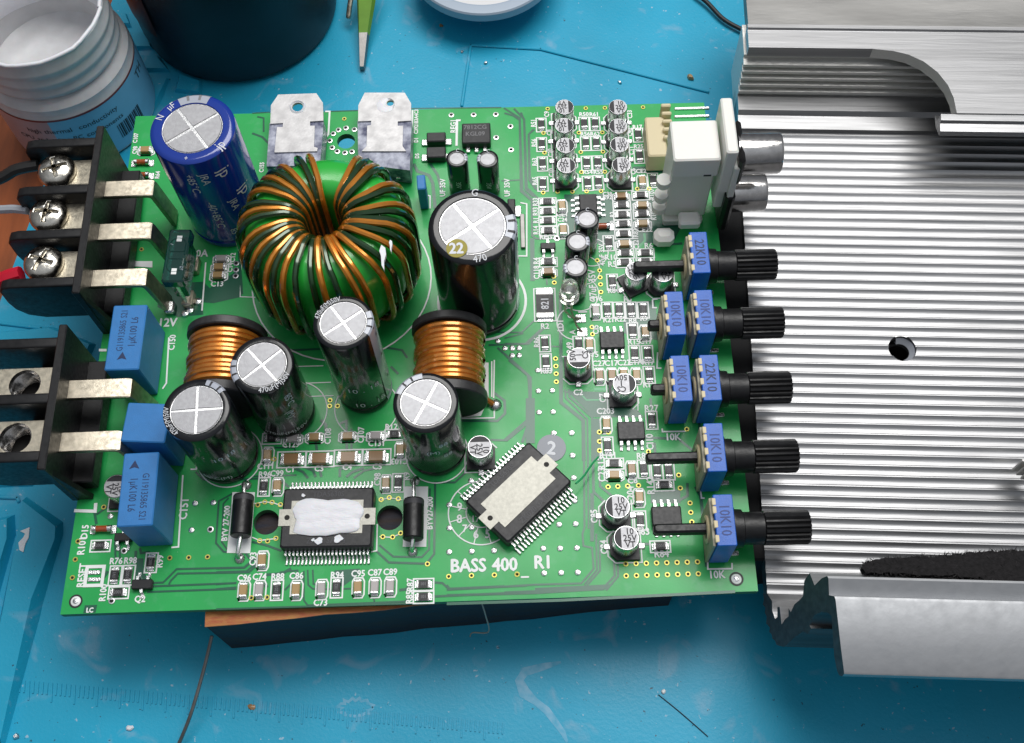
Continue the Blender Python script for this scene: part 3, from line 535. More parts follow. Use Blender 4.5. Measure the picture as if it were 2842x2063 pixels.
for r_ in [('C', 290, 408), ('C', 293, 562), ('C', 300, 715), ('C', 302, 873), ('C', 627, 400), ('C', 640, 555), ('C', 647, 710), ('C', 655, 868), ('C', 712, 400), ('C', 722, 553), ('C', 733, 707), ('C', 740, 862), ('C', 1052, 488), ('C', 1063, 655), ('C', 1170, 845),
           ('C', 820, 1340), ('G', 850, 228, 'v', '1001'), ('G', 318, 712, 'v', '1801'), ('G', 327, 860, 'v', '1801'), ('G', 585, 720, 'v', '1801'), ('G', 810, 450, 'v', '2403'), ('G', 903, 450, 'v', '4703'), ('G', 997, 450, 'v', '2003'), ('G', 1093, 450, 'v', '1502'), ('G', 1010, 615, 'v', '1003'), ('G', 1025, 795, 'v', '272'), ('G', 1127, 795, 'v', '1501'), ('G', 1140, 960, 'v', '222'), ('G', 1160, 1318, 'v', '2001'), ('G', 812, 1520, 'v', '1002'),
           ('K', 1097, 285, 'v', '332'), ('K', 1203, 300, 'v', '1001'), ('K', 1293, 298, 'v', '2001'), ('K', 1070, 690, 'v', '2001'), ('J', 90, 992, 'v', '1R5'), ('J', 1148, 960, 'v', '1R5'), ('M', 475, 437, 'v', '1201'), ('M', 945, 417, 'v', '102'), ('P', 900, 322, 'v', '1V1'), ('P', 1005, 318, 'v', '1002'), ('P', 1185, 220, 'v', '1002')]:
    smd('R', *r_)
for r_ in [('C', 338, 1017, '234'), ('C', 340, 1093, '1627'), ('C', 341, 1167, '1802'), ('C', 345, 1245, '1622'), ('C', 1073, 965, '1001'), ('C', 925, 1043, '2622'), ('C', 928, 1118, '1001'), ('C', 935, 1192, '2002'), ('C', 940, 1270, '1001'), ('C', 1085, 1112, '0103'), ('C', 950, 1422, '2001'), ('C', 1108, 1420, '2001'), ('C', 948, 1495, '1002'), ('C', 1110, 1490, '1002'), ('C', 345, 1490, '1302'),
           ('K', 863, 243, '1802'), ('K', 1257, 412, '1002'), ('K', 1228, 895, '2001'), ('J', 152, 612, '01'), ('J', 1118, 580, '01'), ('M', 1630, 392, '101'), ('M', 1630, 492, '101'), ('P', 785, 88, '2001'), ('P', 928, 456, '2001')]:
    smd('R', r_[0], r_[1], r_[2], 'h', r_[3])
smd('R', 'G', 318, 405, 'v', '821', L=.62, Wd=.34, H=.06)
T_, G_, B_ = 'ceramic_tan', 'ceramic_grey', 'ceramic_brown'
for t, x, y, o, m in [('C', 1085, 850, 'v', T_), ('C', 453, 1045, 'v', T_), ('C', 463, 1235, 'v', T_), ('C', 920, 968, 'h', B_), ('C', 1085, 1040, 'h', T_), ('C', 1090, 1185, 'h', T_), ('C', 945, 1345, 'h', T_), ('C', 345, 1565, 'h', B_),
                      ('G', 720, 455, 'v', G_), ('G', 1110, 620, 'v', T_), ('G', 670, 720, 'v', T_), ('G', 750, 965, 'v', B_), ('G', 847, 962, 'v', B_), ('G', 940, 960, 'v', T_), ('G', 1040, 960, 'v', T_), ('G', 803, 1345, 'v', T_),
                      ('K', 865, 330, 'h', T_), ('K', 1003, 285, 'v', B_), ('K', 1063, 505, 'v', T_), ('J', 315, 610, 'h', G_), ('J', 487, 600, 'h', T_), ('J', 750, 592, 'h', T_), ('J', 970, 590, 'h', G_), ('J', 117, 742, 'v', T_), ('J', 1163, 700, 'v', T_), ('J', 195, 983, 'v', T_), ('J', 1050, 962, 'v', T_),
                      ('M', 358, 198, 'v', T_), ('M', 210, 437, 'v', T_), ('M', 335, 433, 'v', G_), ('M', 625, 432, 'v', T_), ('M', 825, 425, 'v', G_), ('M', 1112, 412, 'v', T_), ('M', 1245, 410, 'v', G_), ('M', 1367, 405, 'v', G_), ('E', 1738, 612, 'h', G_), ('E', 1720, 677, 'h', T_), ('E', 1712, 742, 'h', T_), ('A', 1140, 1172, 'h', T_)]:
    smd('C', t, x, y, o, m=m)
for x, y in ((305, 772), (527, 768), (752, 757), (972, 752)):
    smd('C', 'J', x, y, 'h', L=.37, Wd=.20, m=B_, sil=False); p = at('J', x + 3, y + 4, .05); rect(p.x, p.y, .53, .31, .028)
# ------------------------------------------------------------------ SMD cans
def can_mesh(r_, h): return MB().lathe([(r_ * .96, .07), (r_, .10), (r_ * .955, .14), (r_, .18), (r_, h - .035), (r_ * .985, h - .012), (r_ * .93, h), (0, h)], 'can', 36, cap=False)
def can_base(r_):
    a = r_ * 1.14; c = a * .42; return MB().prism([(-a + c, -a), (a, -a), (a, a), (-a + c, a), (-a, a - c), (-a, -a + c)], .0, .085, 'epoxy')
def can_foot(r_): return MB().box((0, 0, .02), (.14, .11, .035), 'solder', ch=.012)
def smdcan(t, x, y, r_=.19, h=.54, rz=0, txt=('10', '25V', 'VT'), tall=1):
    p = at(t, x, y, h); g = empty('surface_mount_capacitor', (p.x, p.y, 0), rz, pcb)
    obj('base', shared(('base', r_), lambda: can_base(r_)), g)
    obj('can', shared(('can', r_, h), lambda: can_mesh(r_, h)), g); obj('can_top', MB().lathe([(0, h + .001), (r_ * .91, h + .001)], 'cantop', 32, cap=False), g)
    for s in (-1, 1): obj('foot', shared(('foot', r_), lambda: can_foot(r_)), g, (s * r_ * 1.3, 0, 0))
    m = MB(); k = 14; a0 = PI - 1.12; seg = [(r_ * .90 * math.cos(a0 + i * 2.24 / k), r_ * .90 * math.sin(a0 + i * 2.24 / k)) for i in range(k + 1)]
    m.flat(seg, h + .003, 'ink_black')
    for i, s in enumerate(txt): text(m, s, r_ * .70, 'ink_black', Mz((r_ * .26, r_ * (.50 - .52 * i), h + .004)), .0032, .92)
    obj('top_print', m, g, kind='stuff')
    a = r_ * 1.3; c = a * .42; z = zs(); P = [(-a + c, -a), (a, -a), (a, a), (-a + c, a), (-a, a - c), (-a, -a + c), (-a + c, -a)]
    ca, sa = math.cos(rz), math.sin(rz); sk.strip([(p.x + u * ca - v * sa, p.y + u * sa + v * ca) for u, v in P[:3]], .024, z, 'silk'); sk.strip([(p.x + u * ca - v * sa, p.y + u * sa + v * ca) for u, v in P[3:]], .024, z, 'silk')
    return g
for x, y in ((473, 275), (470, 420), (480, 577), (487, 735)): smdcan('C', x, y, .20, .56, PI)
for x, y in ((893, 275), (895, 425), (905, 570), (920, 730)): smdcan('C', x, y, .20, .56, 0)
smdcan('G', 585, 832, .225, .54, PI / 2, ('50V', '1', 'CS')); smdcan('G', 945, 1035, .225, .54, PI, ('CS', '1', '50V'))
smdcan('G', 1037, 150, .22, .52, -PI / 4 * 3.4); smdcan('G', 1247, 160, .22, .52, 0)
smdcan('K', 890, 583, .228, .54, 0); smdcan('K', 960, 830, .228, .54, 0); smdcan('J', 1790, 680, .228, .54, -PI / 2); smdcan('I', 912, 990, .225, .54, -PI / 2)
# ------------------------------------------------------------------ radial capacitors
def vent_top(r_, h, rt, ang):
    m = MB(); m.lathe([(0, h - .018), (rt, h - .018), (rt, h - .008)], 'silver', 40, cap=False)
    gp = r_ * .034
    for q in range(4):
        a0 = ang + q * PI / 2; k = 12; rr = rt * .985
        da = math.asin(min(.9, gp / rr)); arc = [(rr * math.cos(a0 + da + (PI / 2 - 2 * da) * i / k), rr * math.sin(a0 + da + (PI / 2 - 2 * da) * i / k)) for i in range(k + 1)]
        cx, cy = gp * 1.414 * math.cos(a0 + PI / 4), gp * 1.414 * math.sin(a0 + PI / 4)
        hi = [(x * .97 + cx * .04, y * .97 + cy * .04) for x, y in arc]
        n = k + 2; low = [(cx, cy)] + arc; up = [(cx + .012 * math.cos(a0 + PI / 4), cy + .012 * math.sin(a0 + PI / 4))] + hi
        vs = [(a, b, h - .022) for a, b in low] + [(a, b, h - .004) for a, b in up]
        m.add(vs, [[n + i for i in range(n)]] + [[i, (i + 1) % n, n + (i + 1) % n, n + i] for i in range(n)], 'cantop')
    return m
def radial(name, p, r_, h, sleeve='sleeve', rt=.76, vent=.6, stripe=None, sw=.5, cross=True, texts=(), wtexts=(), label=None, smat='sleeve_grey', marks='ink_black', bottom=True):
    g = empty(name, (p.x, p.y, 0), 0, pcb, label)
    pr = [(r_ * .90, .0), (r_ * .99, .03), (r_, .07), (r_, .16), (r_ * .955, .20), (r_, .25), (r_, h - r_ * .14), (r_ * .985, h - r_ * .05), (r_ * .93, h - .004), (r_ * .86, h + .002), (r_ * (rt + .02), h), (r_ * rt, h - .02)]
    obj('sleeve', MB().lathe(pr, sleeve, 48, cap=False), g)
    if cross: obj('vented_top', vent_top(r_, h, r_ * rt, vent), g)
    else: obj('vented_top', MB().lathe([(0, h - .012), (r_ * rt, h - .014), (r_ * rt, h)], 'cantop', 32, cap=False), g)
    if stripe is not None:
        q = [(a + .004, b + .001) for a, b in pr[2:-1]]; q[-1] = (q[-1][0], h + .004); q[-2] = (q[-2][0], h + .005); q[-3] = (q[-3][0], h + .002)
        obj('polarity_stripe', MB().lathe(q, smat, 10, a0=stripe - sw, a1=stripe + sw), g)
        m = MB()
        for zz in [h * k for k in (.3, .62, .9)]:
            wraptext(m, '-', r_ * .8, r_ + .010, zz - .03, stripe, marks, rotv=True)
        for s in (-.16, .16):
            k = [(r_ * .80, h + .009), (r_ * .95, h + .004), (r_ + .008, h - r_ * .1)]; m.lathe(k, marks, 2, a0=stripe + s - .035, a1=stripe + s + .035)
        obj('stripe_marks', m, g, kind='stuff')
    if texts or wtexts:
        m = MB()
        for s, am, sz, inw in texts: arctext(m, s, sz, r_ * (rt + 1) / 2 if not inw else r_ * (rt + 1) / 2, h + .008, am, 'ink_white', inw)
        for s, am, sz, zz, rv in wtexts: wraptext(m, s, sz, r_ + .006, zz, am, 'ink_white', rv)
        obj('sleeve_print', m, g, kind='stuff')
    return g
D_ = -PI / 2
radial('electrolytic_capacitor', at('A', 1512, 1008, 2.88), .79, 2.88, 'sleeve_blue', .70, .62, 1.62, .42, label='tall glossy blue electrolytic capacitor with scored silver top', marks='mark_grey',
       texts=(('µF', 2.3, .2, False), ('N', 2.75, .2, False), ('+', 4.65, .15, True), ('jp', 5.65, .27, True)),
       wtexts=(('jp', D_ + .72, .36, 2.35, True), ('JRA', D_ + .22, .22, 2.35, True), ('+85°C', D_ - .10, .22, 2.25, True), ('-40+85°C', D_ + .10, .22, 1.2, True), ('JRA', D_ + .62, .22, 1.35, True), ('jp', D_ + 1.05, .38, 1.55, True), ('85', D_ + .35, .2, .55, True)))
b22 = at('F', 1732, 358, 2.76)
big = radial('electrolytic_capacitor', b22, .785, 2.76, 'sleeve', .74, .62, -.05, .34, label='fat black electrolytic capacitor with round gold 22 sticker on its top', smat='sleeve_grey', texts=(('G', 1.5, .22, False), ('470', 4.9, .2, True)),
             wtexts=())
g = MB(); g.lathe([(0, 0), (.185, 0), (.186, -.006)], 'sticker_gold', 32, cap=False); text(g, '22', .30, 'ink_white', Mz((-.01, 0, .003)), .010, .85); obj('round_sticker', g, big, (-.27, -.46, 2.772), 0, label='round gold sticker printed 22')
st_cap = dict(sleeve='sleeve', rt=.765)
radial('electrolytic_capacitor', at('I', 1545, 388, 2.15), .58, 2.15, vent=.05, stripe=1.0, sw=.34, texts=(('470uF(M)50V', 3.6, .13, False),), wtexts=(('10.18', D_ + .5, .2, 1.2, False), ('85°C(M)', D_ - .1, .16, .35, False)), label='black electrolytic capacitor nearest the left, with upright silver cross', **st_cap)
radial('electrolytic_capacitor', at('E', 2060, 1450, 2.1), .555, 2.1, vent=.72, stripe=3.35, sw=.40, texts=(('470uF(M)50V', 5.3, .14, True),), wtexts=(('85°C', D_ + .75, .2, 1.5, True), ('(M)', D_ + .6, .2, 1.0, True), ('470uF(M)50V', D_ + .2, .16, .3, False)), label='black electrolytic capacitor tilted beside the left copper drum coil', **st_cap)
radial('electrolytic_capacitor', at('F', 715, 1118, 2.75), .515, 2.75, vent=.62, stripe=-.05, sw=.48, texts=(('470uF(M)50V', 2.35, .13, False),), wtexts=(('10 . 18', D_ + .25, .22, 1.05, False), ('10 . 18', D_ + .35, .22, .42, False)), label='black electrolytic capacitor in the middle printed 10 . 18 with grey stripe', **st_cap)
radial('electrolytic_capacitor', at('J', 1365, 330, 2.15), .56, 2.15, vent=1.10, stripe=2.25, sw=.55, wtexts=(('88', D_ + .45, .18, 1.45, False), ('88', D_ + .55, .18, .95, False), ('(M)', D_ + .1, .18, 1.2, False)), label='black electrolytic capacitor in front of the right copper drum coil', **st_cap)
for t, x, y, st_ in (('B', 1610, 1245, .1), ('B', 1852, 1250, 3.0), ('C', 650, 1152, 3.3), ('C', 575, 1332, .0), ('C', 560, 1532, 3.3)):
    radial('small_electrolytic_capacitor', at(t, x, y, 1.12), .215 if t == 'B' else .235, 1.12, rt=.68, cross=False, stripe=st_, sw=.45, wtexts=(('35V', D_, .14, .5, True),), texts=(('C', 1.5, .12, False),))
# ------------------------------------------------------------------ toroid
tb = at(None, 949, 779, 0); TX, TY = tb.x, tb.y
tor = empty('toroid_inductor', (TX, TY, 0), 0, pcb, 'large green toroid wound with copper and dark green enamelled wire')
def rr_profile(r0, r1, z0, z1, c, n=5, co=None):
    P = []; co = co or c
    for cx, cz, a, cr in ((r1 - co * .75, z0 + co, -PI / 2, co), (r1 - co * .75, z1 - co, 0, co), (r0 + c, z1 - c, PI / 2, c), (r0 + c, z0 + c, PI, c)):
        for k in range(n + 1): t = a + k * PI / 2 / n; P.append((cx + cr * math.cos(t) * (.75 if cr == co and cr != c else 1), cz + cr * math.sin(t)))
    return P
prof = rr_profile(.50, 1.52, .20, 2.36, .32, 5, .70)
obj('core', MB().lathe(prof + [prof[0]], 'core_green', 64, cap=False), tor)
obj('base_washer', MB().lathe([(0, .01), (1.2, .01), (1.25, .05), (1.25, .13), (.5, .14), (0, .14)], 'sleeve_grey', 48, cap=False), tor)
def turn(mname, skew, lift, seed):
    rnd = random.Random(seed); P = rr_profile(.40 - lift * .3, 1.60 + lift, .10, 2.44 + lift, .36, 6, .74); n = len(P); pts = []
    for i in range(n + 1):
        r_, z = P[i % n]; a = skew * ((r_ - .9)) + rnd.uniform(-.004, .004); pts.append((r_ * math.cos(a), r_ * math.sin(a), z))
    return MB().tube(pts, .060, mname, 8, caps=False)
angs = []
a = 98.0; k = 0
seq = [(98, 'O'), (107, 'D'), (121, 'O'), (129, 'D'), (136.5, 'O'), (144, 'D'), (151, 'O'), (165, 'D'), (172, 'O'), (180, 'D'), (195, 'O'), (203, 'D'), (210, 'O'), (217.5, 'D'), (225, 'O'), (232, 'D'), (241, 'O'), (250, 'D'),
       (262, 'D'), (270, 'O'), (279, 'D'), (289.5, 'O'), (297, 'O'), (310, 'O'), (317, 'D'), (330, 'O'), (337, 'D'), (344, 'O'), (351, 'D'), (358, 'D'), (5, 'O'), (19, 'D'), (26, 'O'), (40, 'D'), (47, 'O'), (54, 'D'), (61, 'O')]
for i, (a, c_) in enumerate(seq):
    mm = 'copper' if c_ == 'O' else 'enamel_green'; sk_ = (.16, .12, .14)[i % 3]; lf = (0, .02)[i % 2] if c_ == 'D' else (.008, .025)[i % 2]
    obj('copper_turn' if c_ == 'O' else 'green_turn', shared(('turn', mm, sk_, lf), lambda: turn(mm, sk_, lf, i)), tor, rz=math.radians(a + random.uniform(-1, 1)))
g = MB(); bl = [(-.05, .30), (.04, .22), (.06, .05), (.02, -.12), (.03, -.34), (-.03, -.22), (-.05, .02), (-.09, .15)]
q = at('F', 1035, 620, 2.46)
for k, (x0, y0, sc_) in enumerate(((0, 0, .8), (.13, .22, .4))):
    g.prism([(q.x - TX + x0 + bx * sc_, q.y - TY + y0 + by * sc_) for bx, by in bl], 2.46, 2.54, 'paste')
obj('paste_smear', g, tor, label='streak of white paste on the windings')
# ------------------------------------------------------------------ drum coils
def drum(t, x, ya, yb, r_, label, lead=True):
    """bobbin lying on its side, axis away from the viewer; ya, yb: crest of the far and near rim"""
    A, Bq = at(t, x, ya, 2 * r_), at(t, x, yb, 2 * r_); h = A.y - Bq.y; cx = (A.x + Bq.x) / 2
    g = empty('drum_inductor', (cx, Bq.y, 0), 0, pcb, label); T = Matrix.Translation((0, 0, r_ + .03)) @ Matrix.Rotation(-PI / 2, 4, 'X'); ft = .17
    obj('core', MB().lathe([(0, 0), (r_ - .02, 0), (r_, .02), (r_, ft), (r_ - .02, ft + .02), (r_ * .6, ft + .02), (r_ * .6, h - ft), (r_ - .02, h - ft), (r_, h - ft + .02), (r_, h - .02), (r_ - .02, h), (0, h)], 'ferrite', 56, T, cap=False), g)
    n = int((h - 2 * ft) / .112)
    for k in range(n):
        y = ft + .06 + (k + .5) * (h - 2 * ft - .12) / n; rw = r_ * (.84 + .035 * math.sin(k * 1.7 + x)); pts = [T @ Vector((rw * math.cos(a_ * PI / 20), rw * math.sin(a_ * PI / 20), y + .07 * a_ / 40 - .035)) for a_ in range(41)]
        obj('copper_turn', MB().tube(pts, .066, 'copper_drum', 8, caps=False), g)
    if lead:
        e = at('J', 1900, 350, .03); ox, oy = e.x - cx, e.y - Bq.y
        obj('lead_wire', MB().tube([(r_ * .80, ft + .25, r_ * .9), (r_ * .92, ft + .1, r_ * .55), (ox - .22, oy + .10, .22), (ox, oy, .04)], .055, 'copper_drum', 8), g)
        obj('solder_joint', MB().lathe([(.13, 0), (.11, .05), (.05, .09), (0, .1)], 'solder', 16, cap=False), g, (ox + .03, oy, .0))
drum('F', 1530, 1020, 1640, .70, 'copper wire drum coil with black flanges, right of the middle capacitors')
drum('E', 1690, 1060, 1640, .735, 'copper wire drum coil with black flanges, beside the blue box capacitor', False)
# ------------------------------------------------------------------ film capacitors
def fit_quad(qd, z):
    P = [at(t, x, y, z) for t, x, y in qd]; c = sum(P, Vector()) / 4
    ex = ((P[1] - P[0]) + (P[2] - P[3])) / 2; ey = ((P[0] - P[3]) + (P[1] - P[2])) / 2
    an = (math.atan2(ex.y, ex.x) + math.atan2(-ey.x, ey.y)) / 2
    return c, an, Vector((ex.x, ex.y)).length, Vector((ey.x, ey.y)).length
def film(qd, z, prt=None, rot=0, label=None, m='blue_box'):
    c, an, w, h = fit_quad(qd, z); b = obj('film_capacitor', MB().box((0, 0, z / 2 + .01), (w, h, z - .02), m, ch=.02), pcb, (c.x, c.y, 0), an, label)
    if prt:
        g = MB()
        for s, u, v, sz, rt in prt:
            text(g, s, sz, 'ink_dark', Mz((u, v, z + .003), rt), 0, .72)
        tri = [(-.07, 0), (0, .16), (.07, 0)]
        s = 1 if rot == 0 else -1
        u, v = (-.02, -h / 2 + .20) if rot == 0 else (-.1, h / 2 - .30)
        g.add([(u - .09, v, z + .003), (u + .09, v - .0, z + .003), (u, v + .16, z + .003), (u, v + .03, z + .0035)], [(0, 3, 2), (3, 1, 2)], 'ink_dark')
        obj('print', g, b, kind='stuff')
    return b
film([('E', 888, 985), ('E', 1160, 980), ('E', 1090, 1490), ('E', 824, 1495)], 1.15, (('G119135865 S21', -.09, .14, .17, V), ('1µK100 L6', .12, .10, .19, V)), label='blue box film capacitor behind, printed 1µK100 L6, by the first terminal block')
film([('I', 1010, 330), ('I', 1345, 345), ('I', 1300, 655), ('I', 945, 632)], 1.2, label='plain blue box film capacitor between the two printed ones')
film([('I', 975, 735), ('I', 1252, 718), ('I', 1200, 1300), ('I', 915, 1310)], 1.2, (('G119135865 S21', .12, -.15, .17, -V), ('1µK100 L6', -.08, -.10, .19, -V)), 1, 'blue box film capacitor nearest the front left corner, printed 1µK100 L6')
film([('B', 1290, 1375), ('B', 1352, 1375), ('B', 1372, 1485), ('B', 1300, 1490)], .75, label='small blue box capacitor half hidden behind the toroid')
# ------------------------------------------------------------------ potentiometers
def knob_shaft():
    g = MB(); M = Matrix.Rotation(PI / 2, 4, 'Y')
    g.lathe([(.0, 0), (.40, .0), (.40, .05), (.34, .06), (.33, .20), (.285, .22), (.28, .56), (.245, .60)], 'black_plastic', 40, M, cap=False); return g
def knurl():
    n = 60; prf = []; vs = []; L0, L1 = .58, 1.35
    for L, s in ((L0, 1), (L1 - .03, 1), (L1, .93)):
        for i in range(n):
            r_ = (.300 if i % 3 else .258) * s; t = 2 * PI * i / n + .05; vs.append((L, r_ * math.cos(t), r_ * math.sin(t)))
    fs = [[j * n + i, j * n + (i + 1) % n, (j + 1) * n + (i + 1) % n, (j + 1) * n + i] for j in range(2) for i in range(n)] + [[2 * n + i for i in range(n)], [i for i in range(n)][::-1]]
    return MB().add(vs, fs, 'black_plastic')
def potm(c, word, shaft=True, bar=0, label=None, z=1.15, bw=.33, bd=.90):
    g = empty('potentiometer', (c.x, c.y, 0), 0, pcb, label)
    b = MB().box((0, 0, z / 2 + .05), (bw, bd, z - .1), 'blue_pot', ch=.012); b.box((0, -.02, .06), (bw * .8, bd * .75, .12), 'ink_dark'); obj('body', b, g)
    pl = MB(); pl.box((-bw / 2 - .03, 0, z * .47), (.05, bd * .94, z * .88), 'beige_plate', ch=.008)
    for q in (-.36, -.08, .2, .36): pl.box((-bw / 2 + .01, q * bd, z - .03), (.07, .13, .07), 'cream', ch=.01)
    obj('rear_plate', pl, g)
    gr = MB(); gr.lathe([(.24, 0), (.25, .03), (.20, .045), (.16, .03)], 'cream', 24, Matrix.Translation((-bw / 2 - .055, 0, .62)) @ Matrix.Rotation(-PI / 2, 4, 'Y'), cap=False); obj('rear_bearing', gr, g)
    m = MB(); text(m, word, .25, 'ink_dark' if word[0] == '2' else 'ink_pot', Mz((.01, 0, z + .003), -V), .002, .85); obj('print', m, g)
    if shaft: obj('shaft_collar', shared(('shaft_collar',), knob_shaft), g, (bw / 2, 0, .62)); obj('knurled_shaft', shared(('knurled_shaft',), knurl), g, (bw / 2, 0, .62))
    if bar: obj('switch_bar', MB().box((-bw / 2 - bar / 2, 0, .66), (bar, .17, .22), 'black_plastic', ch=.035), g)
    if shaft:
        for q in (-.28, .28): obj('mounting_leg', MB().box((bw / 2 + .12, q, .04), (.18, .08, .10), 'solder', ch=.01), g)
    return g
potm(at('C', 1538, 1418, 1.15), '22K10', True, 1.05, 'blue potentiometer printed 22K10 with long black bar, farthest of the column')
potm(at('G', 1345, 478, 1.15), '10K10', False, .30, 'blue potentiometer section of the second row, inner one with short black bar')
potm(at('G', 1578, 465, 1.15), '10K10', True, 0, 'blue potentiometer section of the second row, outer one with shaft')
potm(at('G', 1393, 990, 1.15), '10K10', False, .34, 'blue potentiometer section of the third row, inner one with short black bar')
potm(at('G', 1622, 985, 1.15), '22K10', True, 0, 'blue potentiometer section of the third row, outer one printed 22K10')
potm(at(None, 1985, 1241, 1.15), '10K10', True, 1.0, 'blue potentiometer printed 10K10 with long black bar, second from the front')
potm(at('K', 1735, 688, 1.15), '10K10', True, 1.0, 'blue potentiometer printed 10K10 with long black bar, nearest the front')
# ------------------------------------------------------------------ small outline chips
def gull(L=.15, h=.09): return MB().box((0, -.035, h), (.052, .08, .02), 'solder').box((0, -.075, h / 2), (.052, .02, h), 'solder').box((0, -.12, .014), (.056, .10, .026), 'solder', ch=.006)
def soic(t, x, y, rz, n=4, w=.47, d=.36, h=.15, name='eight_pin_chip', pit=.127):
    p = at(t, x, y, h); g = empty(name, (p.x, p.y, 0), rz, pcb)
    b = MB(); b.box((0, 0, h * .5 + .015), (w, d, h - .02), 'epoxy', ch=.018); obj('body', b, g)
    for s in (0, 1):
        for k in range(n):
            xx = (k - (n - 1) / 2) * pit; obj('pin', shared(('pin_gull',), gull), g, (xx * (1 if s == 0 else -1), -d / 2 if s == 0 else d / 2, 0), 0 if s == 0 else PI)
    return g
soic('C', 660, 1040, V, d=.36, w=.50); soic('G', 848, 688, 0); soic('G', 998, 1402, 0, w=.50); soic('K', 1277, 657, 0, w=.53)
def sot(t, x, y, rz, w=.30, d=.15, h=.11):
    p = at(t, x, y, h); g = empty('small_transistor', (p.x, p.y, 0), rz, pcb); obj('body', MB().box((0, 0, h / 2 + .01), (w, d, h), 'epoxy', ch=.014), g)
    for x_, s in ((-.09, 0), (.09, 0), (0, 1)): obj('pin', shared(('pin_gull',), gull), g, (x_, (-d / 2 + .02) * (1 if s == 0 else -1), 0), 0 if s == 0 else PI)
sot('C', 343, 1368, 0); sot('P', 1115, 392, PI, .36, .17); sot('I', 965, 1390, 0, .30, .15)
def power_block(t, x, y, w, d, h, label, txt=(), tabs='x', name='voltage_regulator'):
    p = at(t, x, y, h); g = empty(name, (p.x, p.y, 0), 0, pcb, label); obj('body', MB().box((0, 0, h / 2 + .01), (w, d, h), 'epoxy', ch=.02), g)
    if txt:
        m = MB()
        for i, s in enumerate(txt): text(m, s, .15, 'mark_grey', Mz((-.02, d * .28 - i * .17, h + .013)), .002, .95)
        obj('marking', m, g, kind='stuff')
    if tabs == 'x':
        for s in (-1, 1): obj('terminal', MB().box((s * (w / 2 + .05), -.02, .03), (.13, d * .62, .045), 'solder', ch=.01), g)
    else:
        for q in (-.27, 0, .27): obj('terminal', MB().box((q * w * 1.1, -d / 2 - .05, .04), (.085, .14, .05), 'solder', ch=.01), g)
power_block('B', 1762, 1048, .60, .52, .20, 'black square regulator printed 7812CG in the far part of the board', ('7812CG', 'KGL09'), 'y')
power_block('B', 1447, 1078, .40, .24, .20, None, name='power_diode'); power_block('B', 1447, 1198, .40, .27, .20, None, name='power_diode')
power_block('F', 2040, 215, .16, .42, .16, None, name='power_diode')
p = at('F', 2128, 390, .1); obj('metal_tab', MB().box((0, 0, .04), (.09, .80, .06), 'steel_dark', ch=.01), pcb, (p.x, p.y, 0))
# glass diodes
def glass(t, x, y, rz=0, L=.30):
    p = at(t, x, y, .1); g = empty('glass_diode', (p.x, p.y, .07), rz, pcb); M = Matrix.Rotation(PI / 2, 4, 'Y')
    obj('glass_tube', MB().lathe([(0, -L * .3), (.058, -L * .3), (.058, L * .3), (0, L * .3)], 'glass_red', 20, M, cap=False), g)
    for s in (-1, 1): obj('end_cap', MB().lathe([(0, s * L * .3 - .001 * s), (.066, s * L * .3), (.068, s * L * .5), (.05, s * L * .55), (0, s * L * .55)], 'solder', 20, M, cap=False), g)
    for s in (-1, 1): obj('solder_pad', MB().box((s * .19, 0, -.06), (.10, .16, .02), 'solder', ch=.006), g)
glass('I', 800, 1322, 0, .34); glass('A', 1112, 1268); glass('A', 1112, 1370); glass('C', 770, 1205)
# rectifier diodes with bent leads
def axial(t, x, y, w, L, e0, e1, tilt, label):
    p = at(t, x, y, .32); g = empty('rectifier_diode', (p.x, p.y, .24), tilt, pcb, label); M = Matrix.Rotation(PI / 2, 4, 'X')
    obj('body', MB().lathe([(0, -L / 2), (w * .92, -L / 2), (w, -L / 2 + .02), (w, L / 2 - .02), (w * .92, L / 2), (0, L / 2)], 'black_plastic', 32, M, cap=False), g)
    obj('cathode_band', MB().lathe([(w + .003, -L / 2 + .03), (w + .003, -L / 2 + .12)], 'mark_dim', 32, M, cap=False), g)
    for s in (1, -1):
        q = at(*(e0 if s == 1 else e1), 0); dy = q.y - p.y; dx = q.x - p.x
        obj('lead', MB().tube([(0, s * (L / 2 - .02), 0), (dx * .3, dy - s * .14, .0), (dx * .7, dy - s * .05, -.03), (dx, dy, -.12), (dx, dy, -.235)], .038, 'silver', 10), g)
        obj('solder_joint', MB().lathe([(.10, -.235), (.08, -.20), (.04, -.17), (0, -.16)], 'solder', 16, cap=False), g, (dx, dy, 0))
axial('I', 1897, 1212, .185, .76, ('I', 1938, 985), ('I', 1885, 1562), 0, 'black rectifier diode with bent silver leads, left of the pasted chip')
axial('J', 1265, 1240, .185, .74, ('J', 1280, 950), ('J', 1262, 1510), 0, 'black rectifier diode with bent silver leads, right of the pasted chip')
